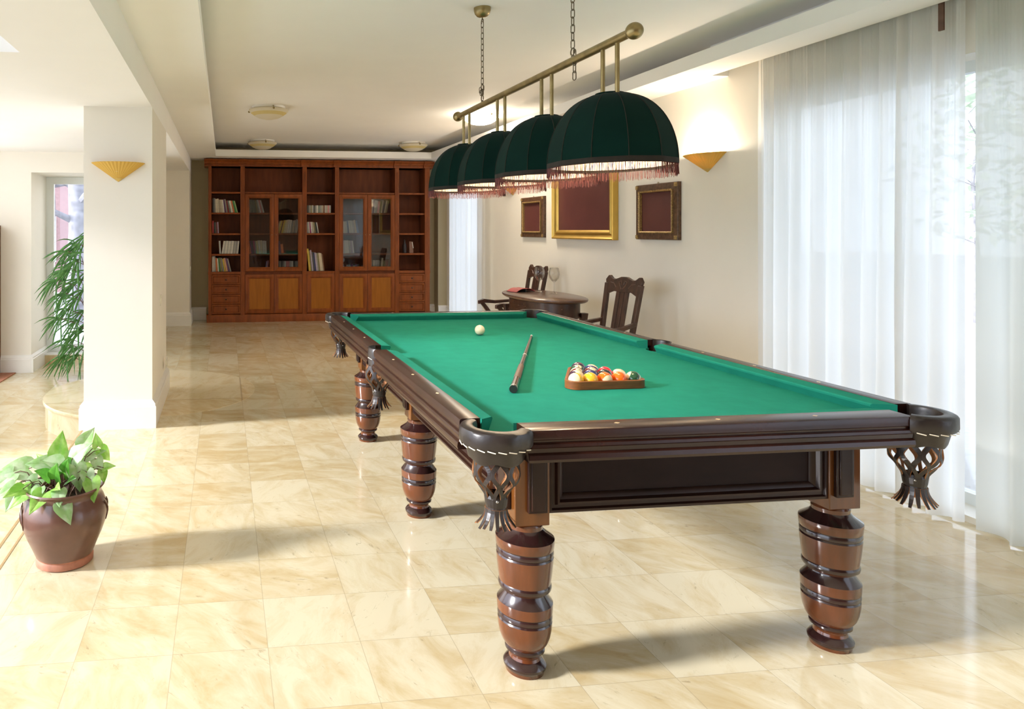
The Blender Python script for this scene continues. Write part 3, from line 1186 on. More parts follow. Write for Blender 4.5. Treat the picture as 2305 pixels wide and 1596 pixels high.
for k, yy in enumerate((2.768, 3.80)):
    b = MB()
    z = 2.106
    hook(b, (LB[0], yy, 2.092))
    b.tube([(LB[0], yy, 2.068), (LB[0], yy, 2.080)], 0.007, 8)
    i = 0
    while z < 2.495:
        link_mesh(b, (LB[0], yy, z + 0.018), 0.037, 0.016, 0.0021, (0.5 if i % 2 else 0.5 + PI / 2))
        z += 0.0318
        i += 1
    hook(b, (LB[0], yy, 2.522), 0.9)
    b.tube([(LB[0], yy, 2.536), (LB[0], yy, 2.56)], 0.004, 8)
    # loose end of the chain
    if k == 0:
        for i in range(4):
            link_mesh(b, (LB[0] - 0.012 + 0.002 * i, yy - 0.028 - 0.003 * (3 - i), 1.985 + 0.031 * i), 0.037, 0.016, 0.0021, 0.5 if i % 2 else 2.0)
    else:
        for i in range(4):
            link_mesh(b, (LB[0] - 0.012 + 0.006 * (i % 2), yy - 0.018 + 0.010 * (i % 3), 2.118 + 0.009 * i), 0.034, 0.016, 0.0021, i * 0.9)
    b.build('chain', 'chain_metal', lamp, off=LO, smooth=60)
    b = MB().lathe([(0.006, 2.545), (0.016, 2.5465), (0.030, 2.553), (0.041, 2.566), (0.0465, 2.583), (0.0475, 2.60)], n=28, c=(LB[0], yy, 0))
    b.build('canopy', 'brass_aged', lamp, off=LO, smooth=40)

SHZ0, SHZ1 = 1.592, 1.860
SRX, SRY = 0.219, 0.260
NP = 12
SPROF = []
for i in range(19):
    u = i / 18
    a = u * math.radians(83)
    SPROF.append((math.cos(a) ** 0.82, math.sin(a) / math.sin(math.radians(83))))


def shade_ring(r, z, cy, sub=4, puff=0.0):
    ring = []
    for k in range(NP):
        a0 = 2 * PI * (k + 0.35) / NP
        a1 = 2 * PI * (k + 1.35) / NP
        for s in range(sub):
            u = s / sub
            x = (1 - u) * math.cos(a0) + u * math.cos(a1)
            y = (1 - u) * math.sin(a0) + u * math.sin(a1)
            ring.append((LB[0] + SRX * r * x, cy + SRY * r * y, z))
    return ring


def shade(cy, label=None):
    b = MB()
    rings = [shade_ring(r, SHZ0 + h * (SHZ1 - SHZ0), cy) for r, h in SPROF]
    b.loft(rings, cap0=False, cap1=True)
    # collar at the crown
    b.lathe([(0.050, SHZ1 - 0.012), (0.052, SHZ1 + 0.004), (0.040, SHZ1 + 0.006)], n=24, c=(LB[0], cy, 0), cap0=False)
    s = b.build('shade', 'velvet', lamp, off=LO)
    me = s.data
    me.polygons.foreach_set('use_smooth', [True] * len(me.polygons))
    me.set_sharp_from_angle(angle=math.radians(22))
    # lining
    b = MB()
    b.loft([shade_ring(r * 0.972, SHZ0 + 0.002 + h * (SHZ1 - SHZ0 - 0.012), cy) for r, h in SPROF], cap0=False, cap1=True)
    b.build('lining', 'lamp_lining', s, off=LO, smooth=60)
    # piping on the seams and the rim
    t = MB()
    for k in range(NP):
        a0 = 2 * PI * (k + 0.35) / NP
        t.tube([(LB[0] + SRX * r * 1.004 * math.cos(a0), cy + SRY * r * 1.004 * math.sin(a0), SHZ0 + h * (SHZ1 - SHZ0)) for r, h in SPROF], 0.0013, 5)
    rr = shade_ring(1.008, 0, cy, sub=4)
    rng = []
    for dz, dd in ((-0.006, 1.0), (0.010, 1.0), (0.013, 0.994), (-0.008, 0.985)):
        rng.append([(LB[0] + (p[0] - LB[0]) * dd, cy + (p[1] - cy) * dd, SHZ0 + dz) for p in rr])
    t.loft(rng, cap0=False, cap1=False)
    t.build('trim_band', 'velvet_trim', s, off=LO, smooth=60)
    # fringe: short silk strands
    f = MB()
    rr = random.Random(int(cy * 100))
    nst = 380
    for i in range(nst):
        a = 2 * PI * (i + rr.uniform(-.3, .3)) / nst
        kk = (a / (2 * PI) * NP - 0.35) % 1.0
        # chord position of the polygonal rim
        rad = math.cos(PI / NP) / math.cos((kk - 0.5) * 2 * PI / NP)
        x = LB[0] + SRX * rad * 1.0 * math.cos(a)
        y = cy + SRY * rad * 1.0 * math.sin(a)
        ln = 0.042 + rr.uniform(-0.006, 0.005)
        dx, dy = rr.uniform(-.003, .003), rr.uniform(-.003, .003)
        w = 0.0010
        f.loft([[(x + w * math.cos(q * 2.094 + a), y + w * math.sin(q * 2.094 + a), SHZ0 - 0.002) for q in range(3)],
                [(x + dx + w * math.cos(q * 2.094 + a), y + dy + w * math.sin(q * 2.094 + a), SHZ0 - ln) for q in range(3)]])
    f.build('fringe', 'fringe_red', s, off=LO)
    bb = MB()
    bb.sphere((LB[0], cy, 1.705), 0.030, 16, 10)
    bb.build('bulb', 'bulb', s, off=LO, smooth=180)
    bs = MB()
    bs.lathe([(0.014, 1.730), (0.016, 1.76), (0.016, 1.80), (0.006, 1.81), (0.006, 1.85)], n=14, c=(LB[0], cy, 0))
    bs.build('socket', 'brass_aged', s, off=LO, smooth=40)
    for d in (-0.05, 0.05):
        MB().tube([(LB[0], cy + d, 1.852), (LB[0], cy + d, LB[2] - 0.005)], 0.0082, 12).build('rod', 'brass_aged', lamp, off=LO, smooth=40)
    ld = bpy.data.lights.new('shade_light', 'POINT')
    ld.energy = 5
    ld.color = (1.0, 0.78, 0.55)
    ld.shadow_soft_size = 0.035
    lo = bpy.data.objects.new('shade_light', ld)
    COL.objects.link(lo)
    lo.location = (LB[0], cy, 1.655)


for cy in (2.484, 3.007, 3.530, 4.060):
    shade(cy)


# ================================================================== SCONCES
def sconce(name, loc, rotz, r, h, label, lit):
    """half cone of pleats; local +y leaves the wall."""
    root = thing(name, label, 'wall lamp', loc, rotz, 'pleated wall sconces')
    n = 40
    top, bot, tin, bin_ = [], [], [], []
    b = MB()
    rings = []
    K = 5
    for q in range(K + 1):
        u = q / K
        ring = []
        for i in range(n + 1):
            a = PI * i / n
            pl = 0.0035 * (1 - u) * math.cos(i * PI)
            rr = (r * (1 - u) + 0.004) + pl
            ring.append((rr * math.cos(a), rr * math.sin(a) * 0.72, h * (1 - u)))
        rings.append(ring)
    b.loft(rings, closed=False)
    s = b.build('pleated_shade', 'sconce_pleats', root)
    md = s.modifiers.new('thick', 'SOLIDIFY')
    md.thickness = 0.003
    # tip cap and back plate
    c = MB()
    rings = []
    for u in (0, 0.5, 1):
        rings.append([((0.2 * r * (1 - u) + 0.001) * math.cos(PI * i / 16) * 1.06, (0.2 * r * (1 - u) + 0.001) * math.sin(PI * i / 16) * 0.80, h * 0.2 * (1 - u) - 0.002) for i in range(17)])
    c.loft(rings, closed=False)
    c.build('tip_cap', 'gold_edge', root)
    p = MB().box(-0.03, 0.03, 0.0, 0.006, 0.04, h * 0.9)
    p.build('back_plate', 'brass_aged', root)
    bl = MB().sphere((0, 0.055, h * 0.62), 0.018, 12, 8)
    bl.build('bulb', 'bulb' if lit else 'trim_white', root, smooth=180)
    if lit:
        ld = bpy.data.lights.new('sconce_light', 'POINT')
        ld.energy = lit
        ld.color = (1.0, 0.84, 0.66)
        ld.shadow_soft_size = 0.03
        lo = bpy.data.objects.new('sconce_light', ld)
        COL.objects.link(lo)
        lo.parent = root
        lo.location = (0, 0.06, h + 0.0)
    return root


sconce('wall_sconce', (XW - 0.001, 4.605, 1.762), PI / 2, 0.185, 0.125, 'lit pleated yellow sconce on the picture wall beside the long curtain', 13.0)
sconce('wall_sconce', (XW - 0.001, 7.994, 1.765), PI / 2, 0.185, 0.125, 'lit pleated yellow sconce half hidden behind the lamp fringe', 13.0)
sconce('wall_sconce', (-0.716, 4.904, 1.680), PI, 0.171, 0.125, 'unlit pleated yellow sconce on the front of the broad pillar', 0)


# ================================================================== CEILING DISHES
def dish(x, y, label, lit=0):
    root = thing('ceiling_lamp', label, 'ceiling lamp', (x, y, 2.60), 0, 'glass dish ceiling lamps')
    b = MB().lathe([(0.198, -0.020), (0.200, -0.014), (0.194, -0.030), (0.160, -0.055), (0.105, -0.078), (0.05, -0.088), (0.002, -0.090)], n=40)
    b = MB().lathe([(0.196, -0.034), (0.200, -0.040), (0.199, -0.047), (0.180, -0.066), (0.145, -0.090), (0.142, -0.093), (0.105, -0.113), (0.05, -0.126), (0.002, -0.129)], n=40, cap0=False, ms=[0, 0, 0, 1, 1, 0, 0, 0])
    b.build('glass_dish', ['dish_lit', 'dish_lit'] if lit else ['dish_glass', 'dish_band'], root, smooth=60)
    MB().lathe([(0.165, -0.022), (0.17, 0.0)], n=32).build('base', 'trim_white', root, smooth=40)
    for k in range(3):
        a = 0.7 + k * 2.094
        c = MB()
        c.tube([(0.15 * math.cos(a), 0.15 * math.sin(a), -0.012), (0.205 * math.cos(a), 0.205 * math.sin(a), -0.020), (0.207 * math.cos(a), 0.207 * math.sin(a), -0.046)], 0.004, 6)
        c.sphere((0.209 * math.cos(a), 0.209 * math.sin(a), -0.044), 0.011, 10, 8)
        c.build('clip', 'brass_aged', root, smooth=60)
    return root


dish(0.447, 7.114, 'unlit glass dish lamp on the ceiling, nearest and largest on the left')
dish(0.527, 10.08 - 0.3, 'unlit glass dish lamp on the ceiling, left one by the bookcase')
dish(2.678, 10.08 - 0.32, 'unlit glass dish lamp on the ceiling, right one by the bookcase')
dish(2.718, 7.209, 'lit glass dish lamp on the ceiling behind the far end of the brass bar', 1)

# ================================================================== BOOKCASE
YC = 10.36
case = thing('bookcase', 'wall-wide reddish brown bookcase with glass doors, shelves and drawers', 'bookcase', (1.43, YC, 0))
CO = (1.43, YC, 0)
YBK = YB - 0.005


def cp(b, name, mat, parent=None, **k):
    return b.build(name, mat, parent or case, off=CO, **k)


VX = [(-0.232, -0.187), (0.236, 0.298), (1.152, 1.215), (1.640, 1.700), (2.556, 2.617), (3.018, 3.094)]
BAY = [(-0.187, 0.236), (0.298, 1.152), (1.215, 1.640), (1.700, 2.556), (2.617, 3.018)]
b = MB()
b.box(-0.232, 3.094, YBK - 0.012, YBK, 0.0, 2.30)                      # back
for x0, x1 in VX:
    xm = (x0 + x1) / 2
    b.box(x0 + 0.006, x1 - 0.006, YC + 0.01, YBK - 0.012, 0.0, 2.30)
b.box(-0.226, 3.088, YC + 0.02, YBK - 0.012, 2.285, 2.30)
b.box(-0.226, 3.088, YC + 0.02, YBK - 0.012, 0.70, 0.737)
b.box(-0.226, 3.088, YC + 0.02, YBK - 0.012, 0.10, 0.12)
cp(b, 'carcass', 'case_inner')
for x0, x1 in VX:
    p = MB()
    p.box(x0, x1, YC - 0.012, YC + 0.03, 0.10, 2.30)
    w = (x1 - x0)
    for k in range(3):
        xx = x0 + w * (0.28 + 0.22 * k)
        p.tube([(xx, YC - 0.012, 0.80), (xx, YC - 0.012, 2.22)], 0.0045, 6)
    p.box(x0 - 0.004, x1 + 0.004, YC - 0.020, YC + 0.03, 0.695, 0.742)
    cp(p, 'pilaster', 'case_wood')
# plinth
p = MB()
p.prism([(YC - 0.020, 0), (YC - 0.020, 0.085), (YC - 0.008, 0.108), (YC + 0.02, 0.118), (YC + 0.03, 0.118), (YC + 0.03, 0)], -0.256, 3.118, 'x')
p.box(-0.256, -0.226, YC + 0.03, YBK, 0.0, 0.085)
p.box(3.088, 3.118, YC + 0.03, YBK, 0.0, 0.085)
cp(p, 'plinth', 'case_wood', smooth=30)
# cornice with blocks above the pilasters
c = MB()
CP = [(0.0, 2.285), (0.012, 2.287), (0.014, 2.300), (0.004, 2.304), (0.004, 2.322), (0.020, 2.330), (0.026, 2.344), (0.040, 2.352), (0.058, 2.370), (0.066, 2.374), (0.066, 2.386), (-0.30, 2.386), (-0.30, 2.285)]
c.prism([(YC - d, z) for d, z in CP], -0.292, 3.154, 'x')
for x0, x1 in VX:
    c.prism([(YC - d * 1.0 - 0.030, z) for d, z in CP[:-2]] + [(YC, 2.386), (YC, 2.285)], x0 - 0.024, x1 + 0.024, 'x')
cp(c, 'cornice', 'case_wood', smooth=30)


def shelf(x0, x1, z, front=YC + 0.012):
    cp(MB().box(x0 + 0.001, x1 - 0.001, front, YBK - 0.012, z - 0.026, z), 'shelf', 'case_wood', bevel=0.003)


for bay in (0, 4):
    for z in (1.913, 1.607, 1.304, 1.0):
        shelf(*BAY[bay], z)
for z in (1.913, 1.607, 1.304):
    shelf(*BAY[2], z)
for bay in (1, 3):
    shelf(*BAY[bay], 1.913)
    for z in (1.607, 1.304, 1.0):
        shelf(*BAY[bay], z, YC + 0.035)
for bay in (0, 2, 4):
    cp(MB().box(BAY[bay][0] + 0.001, BAY[bay][1] - 0.001, YC - 0.002, YC + 0.02, 0.700, 0.738), 'shelf', 'case_wood')

DP = [(0, 0), (0, 0.020), (0.10, 0.023), (0.62, 0.023), (0.72, 0.017), (0.80, 0.019), (0.92, 0.012), (1.0, 0.004), (1.0, 0)]
for x0, x1 in ((0.302, 0.727), (0.732, 1.149), (1.703, 2.131), (2.136, 2.553)):
    d = MB().frame(x0, x1, 0.741, 1.882, YC + 0.014, 0.064, DP)
    do = cp(d, 'glass_door', 'case_wood', smooth=30)
    cp(MB().box(x0 + 0.055, x1 - 0.055, YC + 0.006, YC + 0.009, 0.796, 1.827), 'glass_pane', 'case_glass', do)
    k = MB()
    inner = x1 - 0.03 if x0 in (0.302, 1.703) else x0 + 0.03
    k.sphere((inner, YC - 0.016, 1.28), 0.006, 8, 6)
    cp(k, 'keyhole_plate', 'brass_aged', do)
for x0, x1 in ((0.302, 0.727), (0.732, 1.149), (1.219, 1.636), (1.703, 2.131), (2.136, 2.553)):
    d = MB().frame(x0, x1, 0.122, 0.698, YC + 0.014, 0.068, DP)
    do = cp(d, 'cabinet_door', 'case_wood', smooth=30)
    cp(MB().box(x0 + 0.06, x1 - 0.06, YC + 0.002, YC + 0.010, 0.184, 0.636), 'panel', 'case_panel', do)
for bay in (0, 4):
    x0, x1 = BAY[bay][0] + 0.003, BAY[bay][1] - 0.003
    for k in range(4):
        z0 = 0.124 + k * 0.1435
        d = MB().frame(x0, x1, z0, z0 + 0.138, YC + 0.012, 0.030, DP)
        d.box(x0 + 0.026, x1 - 0.026, YC + 0.002, YC + 0.012, z0 + 0.026, z0 + 0.112)
        do = cp(d, 'drawer', 'case_wood', smooth=30)
        kb = MB().lathe([(0.004, 0), (0.004, 0.010), (0.010, 0.014), (0.011, 0.020), (0.006, 0.025), (0.001, 0.026)], n=14)
        kb.v = [((x0 + x1) / 2 + p[0], YC + 0.002 - p[2], z0 + 0.069 + p[1]) for p in kb.v]
        cp(kb, 'knob', 'wood_leg_dark', do, smooth=50)

# ------------------------------------------------------------------ books
BKC = {'white': (0.66, 0.63, 0.55), 'cream': (0.62, 0.54, 0.40), 'grey': (0.30, 0.29, 0.26), 'pale grey': (0.46, 0.45, 0.41), 'dark grey': (0.075, 0.075, 0.07), 'black': (0.02, 0.02, 0.02), 'red': (0.42, 0.04, 0.035),
       'dark red': (0.20, 0.025, 0.025), 'orange': (0.62, 0.17, 0.05), 'yellow': (0.66, 0.48, 0.07), 'green': (0.05, 0.22, 0.06), 'light green': (0.35, 0.50, 0.22), 'olive': (0.24, 0.21, 0.09), 'blue': (0.10, 0.14, 0.26),
       'dark blue': (0.035, 0.04, 0.12), 'purple': (0.12, 0.05, 0.14), 'lavender': (0.42, 0.36, 0.48), 'pink': (0.60, 0.24, 0.24), 'brown': (0.20, 0.09, 0.05), 'peach': (0.66, 0.36, 0.20), 'pale yellow': (0.62, 0.56, 0.30), 'grey green': (0.17, 0.20, 0.16), 'beige': (0.40, 0.34, 0.25), 'magenta': (0.28, 0.04, 0.14)}
for k, v in BKC.items():
    pbr('book_' + k.replace(' ', '_'), v, 0.5, var=0.12, scale=30)
ORD = ['first', 'second', 'third', 'fourth', 'fifth', 'sixth', 'seventh', 'eighth', 'ninth', 'tenth', 'eleventh', 'twelfth', 'thirteenth', 'fourteenth', 'fifteenth', 'sixteenth']


def book_row(place, group, x, z, books, lean0=0.0, lean1=0.0, front=YC + 0.05):
    """books: (colour, thickness, height). lean: tilt in degrees of the first and last book, + leans its head left."""
    n = len(books)
    rr = random.Random(int(x * 1000 + z * 77))
    for i, (colr, th, h) in enumerate(books):
        lean = math.radians(lean0 + (lean1 - lean0) * (i / max(1, n - 1)))
        d = min(0.235, h * 0.70) + rr.uniform(-0.006, 0.006)
        f = front + rr.uniform(0, 0.012)
        b = MB()
        t = 0.0022
        b.box(0, t, 0, d, 0, h, 0)
        b.box(th - t, th, 0, d, 0, h, 0)
        b.box(t, th - t, 0, t, 0, h, 0)
        b.box(t, th - t, t, d - 0.004, 0.003, h - 0.003, 1)
        o = b.build('book', ['book_' + colr.replace(' ', '_'), 'pages'])
        if lean >= 0:
            o.location = (x, f, z + math.sin(lean) * 0.0 + 0.0005)
            # head leans left: pivot on the lower left edge, lift so the lower right edge stays above the shelf
            o.rotation_euler = (0, -lean, 0)
            adv = th / math.cos(lean)
        else:
            o.location = (x, f, z + 0.0005 + math.sin(-lean) * th)
            o.rotation_euler = (0, -lean, 0)
            adv = th / math.cos(lean)
        if i < n - 1:
            ln2 = math.radians(lean0 + (lean1 - lean0) * ((i + 1) / max(1, n - 1)))
            adv += max(0.0, h * (math.tan(ln2) - math.tan(lean)))
        x += adv + 0.0012
        pos = ORD[i] + ' from left' if n > 1 else 'alone'
        tag(o, '%s book, %s, %s' % (colr, pos, place), 'book', group)


LB_ = 'left open bay'
W_ = 'white'
book_row('top book row of the left open bay', 'books on the top row of the left open bay', -0.170, 1.607,
         [('dark grey', .022, .212), ('grey', .014, .212), ('cream', .020, .200), ('cream', .026, .205), ('beige', .022, .190), ('cream', .020, .190), ('white', .018, .188), ('purple', .018, .198), ('grey', .016, .200),
          ('dark red', .022, .180), ('grey green', .018, .182), ('white', .026, .178), ('orange', .020, .178), ('green', .022, .180), ('light green', .014, .178)], 0, 15)
book_row('second book row of the left open bay', 'books on the second row of the left open bay', -0.176, 1.304,
         [('red', .020, .182), ('black', .012, .16), ('dark grey', .022, .162), ('dark red', .014, .158), ('lavender', .014, .166)], 0, 3)
book_row('third book row of the left open bay', 'books on the third row of the left open bay', -0.072, 1.0,
         [('pale grey', .024, .190)], 3, 3)
book_row('third row of the left open bay past the gap', 'pale books leaning on the third row of the left open bay', -0.040, 1.0,
         [('white', .020, .190), ('pale grey', .020, .190), ('white', .022, .192), ('pale grey', .018, .190), ('white', .020, .188), ('pale grey', .020, .190), ('white', .022, .190), ('grey', .018, .188), ('pale grey', .018, .188), ('grey', .018, .186), ('white', .022, .188)], -9, -6)
book_row('bottom book row of the left open bay', 'books on the bottom row of the left open bay', -0.178, 0.738,
         [('white', .024, .228), ('pale grey', .020, .228), ('orange', .020, .200), ('white', .016, .195), ('green', .014, .200), ('olive', .022, .205), ('grey', .020, .200), ('yellow', .016, .190), ('peach', .026, .200), ('purple', .022, .200), ('grey', .016, .195)], 0, 14)
book_row('upper row behind the leftmost glass door', 'books behind the leftmost glass door, upper row', 0.375, 1.607,
         [('grey', .020, .195), ('grey green', .022, .195), ('grey green', .020, .19), ('grey green', .022, .19), ('olive', .016, .19), ('grey', .018, .192), ('white', .014, .194), ('pink', .020, .192), ('white', .020, .19)], 6, 15)
book_row('lower row behind the leftmost glass door', 'books behind the leftmost glass door, lower row', 0.365, 1.0,
         [('orange', .034, .200), ('purple', .020, .190), ('dark grey', .020, .190), ('magenta', .020, .190), ('grey', .018, .188), ('pale yellow', .024, .190), ('white', .026, .195), ('cream', .030, .195), ('white', .034, .190), ('white', .020, .188)], 10, 2)
book_row('floor of the leftmost glass cabinet', 'books on the floor of the leftmost glass cabinet', 0.60, 0.738, [('lavender', .016, .15), ('pink', .018, .16)], -8, -8)
book_row('upper row behind the second glass door', 'books behind the second glass door, upper row', 0.770, 1.304,
         [('pale yellow', .022, .185), ('yellow', .018, .19), ('brown', .014, .18), ('yellow', .022, .195), ('pale yellow', .022, .195), ('cream', .024, .20), ('white', .024, .20), ('white', .020, .198), ('grey', .022, .19), ('beige', .020, .19), ('grey', .022, .195), ('white', .024, .205)], -16, -5)
book_row('lower row behind the second glass door', 'books behind the second glass door, lower row', 0.780, 1.0,
         [('dark grey', .024, .18), ('purple', .030, .185), ('orange', .036, .14)], 4, 6)
book_row('floor of the second glass cabinet', 'books on the floor of the second glass cabinet', 0.775, 0.738,
         [('pale grey', .022, .150), ('grey', .028, .150), ('dark grey', .022, .148), ('grey', .024, .15), ('white', .024, .15), ('pink', .026, .15), ('pink', .022, .15), ('pale grey', .026, .152), ('white', .026, .150), ('dark grey', .028, .15), ('grey', .030, .148), ('pale grey', .020, .15)], -5, 2)
book_row('top book row of the middle open bay', 'low books on the top row of the middle open bay', 1.228, 1.607,
         [('dark grey', .028, .112), ('grey', .024, .114), ('olive', .018, .112), ('pale grey', .018, .114), ('dark grey', .030, .11), ('grey', .020, .112), ('white', .018, .114), ('grey green', .030, .112), ('grey', .024, .114), ('beige', .024, .114), ('brown', .020, .112), ('pale grey', .018, .114), ('beige', .024, .114), ('pink', .022, .114), ('pale grey', .022, .114)], 0, 0)
book_row('second book row of the middle open bay', 'books on the second row of the middle open bay', 1.222, 1.304,
         [('grey', .024, .165), ('pale grey', .018, .168), ('magenta', .016, .165), ('white', .018, .168), ('beige', .022, .168), ('olive', .016, .16), ('black', .022, .165), ('pale grey', .014, .162)], 2, 10)
book_row('tall row at the bottom of the middle open bay', 'tall books at the bottom of the middle open bay', 1.256, 0.738,
         [('yellow', .026, .335), ('olive', .018, .305), ('lavender', .018, .315), ('dark grey', .020, .285), ('dark blue', .020, .275), ('lavender', .020, .275), ('grey', .018, .265), ('olive', .018, .265), ('cream', .022, .270), ('cream', .022, .265), ('brown', .014, .25)], 6, 7)
book_row('upper row behind the third glass door', 'books behind the third glass door, upper row', 1.772, 1.304,
         [('cream', .022, .18), ('cream', .020, .175), ('pale grey', .022, .18), ('blue', .020, .18), ('white', .026, .19), ('white', .028, .19), ('pale grey', .026, .185), ('cream', .024, .198), ('blue', .028, .19)], 4, 9)
book_row('lower row behind the third glass door', 'books behind the third glass door, lower row', 1.775, 1.0,
         [('pale grey', .024, .195), ('white', .030, .195), ('white', .030, .195), ('pale grey', .026, .19), ('lavender', .022, .19), ('white', .018, .19)], 3, 7)
book_row('floor of the third glass cabinet', 'books on the floor of the third glass cabinet', 1.86, 0.738,
         [('dark grey', .03, .10), ('purple', .03, .10), ('dark grey', .03, .105), ('purple', .03, .10), ('dark grey', .03, .10)], 0, 0)
book_row('upper row behind the fourth glass door', 'books behind the fourth glass door, upper row', 2.200, 1.607,
         [('white', .020, .205), ('purple', .020, .195), ('pale grey', .026, .195), ('grey', .020, .19), ('pink', .030, .178), ('grey green', .024, .185), ('pale grey', .022, .195), ('dark grey', .024, .19), ('cream', .022, .195), ('olive', .018, .19)], -4, -12)
book_row('floor of the fourth glass cabinet', 'books on the floor of the fourth glass cabinet', 2.228, 0.738,
         [('white', .022, .155), ('pale grey', .020, .155), ('pale grey', .026, .155), ('grey', .024, .155), ('dark grey', .020, .14), ('cream', .028, .190), ('olive', .022, .15), ('brown', .024, .155), ('dark red', .022, .16), ('brown', .020, .165)], -2, -8)
# ornaments in the right open bay
g = MB().lathe([(0.036, 0), (0.038, 0.01), (0.030, 0.03), (0.034, 0.07), (0.030, 0.12), (0.018, 0.155), (0.012, 0.17), (0.016, 0.185), (0.010, 0.20), (0.001, 0.205)], n=20)
o = g.build('figurine', 'figurine_dark', smooth=50)
o.location = (2.735, YC + 0.12, 1.001)
tag(o, 'small dark figurine on a shelf of the right open bay', 'figurine')
st = thing('card_stand', 'dark red tent card stand beside the figurine in the right open bay', 'stand', (2.830, YC + 0.11, 1.001))
MB().prism([(-0.045, 0), (-0.02, 0.175), (-0.012, 0.175), (0.004, 0.02), (0.045, 0.0)], -0.03, 0.03, 'x').build('body', 'book_brown', st)
b = MB()
b.loft([[(0.008, -0.036, 0.165), (0.018, -0.0355, 0.165), (0.018, -0.033, 0.165), (0.008, -0.033, 0.165)], [(0.022, -0.046, 0.075), (0.032, -0.0455, 0.075), (0.032, -0.042, 0.075), (0.022, -0.042, 0.075)]])
b.build('card', 'book_white', st)

# ================================================================== TABLE AND CHAIRS BY THE PICTURE WALL
TZ = 0.78
tp = (2.80, 5.92)
st = thing('side_table', 'oval carved dark wooden table standing by the picture wall', 'table', (tp[0], tp[1], 0))
ex, ey = 0.29, 0.53


def ell(kx, ky, n=56, z=0.0, pw=2.3):
    pts = []
    for i in range(n):
        a = 2 * PI * i / n
        c, s = math.cos(a), math.sin(a)
        pts.append((kx * math.copysign(abs(c) ** (2 / pw), c), ky * math.copysign(abs(s) ** (2 / pw), s), z))
    return pts


b = MB()
b.loft([ell(ex - .02, ey - .02, z=TZ - 0.034), ell(ex - .006, ey - .006, z=TZ - 0.026), ell(ex, ey, z=TZ - 0.016), ell(ex - .002, ey - .002, z=TZ - 0.006), ell(ex - .012, ey - .012, z=TZ)])
b.build('tabletop', 'table_wood', st, smooth=40)
b = MB()
b.loft([ell(ex - .075, ey - .065, z=TZ - 0.165), ell(ex - .060, ey - .055, z=TZ - 0.160), ell(ex - .060, ey - .055, z=TZ - 0.150), ell(ex - .066, ey - .060, z=TZ - 0.145), ell(ex - .066, ey - .060, z=TZ - 0.034)])
ap = b.build('apron', 'chair_wood', st, smooth=40)
for kx, ky, kz in ((-(ex - .064), -0.12, TZ - 0.07), (-(ex - .064), 0.0, TZ - 0.09), (-(ex - .064), 0.10, TZ - 0.07), (-0.06, -(ey - .055), TZ - 0.08)):
    MB().sphere((kx, ky, kz), 0.006, 8, 6).build('knob', 'table_wood', ap)
cv = MB()
for k in range(3):
    zz = TZ - 0.085 - 0.016 * k
    pts = []
    for i in range(9):
        u = -1 + i / 4
        pts.append((-(ex - .066) - 0.0005, u * (0.16 - 0.03 * k), zz - 0.01 * math.cos(u * PI / 2)))
    cv.tube(pts, 0.003, 5)
cv.build('carving', 'table_wood', ap)
for sx in (-1, 1):
    for sy in (-1, 1):
        lx, ly = sx * 0.165, sy * 0.40
        rings = []
        for w, z in ((0.016, 0), (0.018, 0.03), (0.020, 0.35), (0.024, 0.60), (0.030, TZ - 0.12)):
            rings.append([(lx - w, ly - w, z), (lx + w, ly - w, z), (lx + w, ly + w, z), (lx - w, ly + w, z)])
        MB().loft(rings).build('leg', 'chair_wood', st, bevel=0.003)
MB().box(-0.16, 0.16, -0.03, 0.03, 0.18, 0.20).box(-0.03, 0.03, -0.40, 0.40, 0.18, 0.20).build('stretcher', 'chair_wood', st)


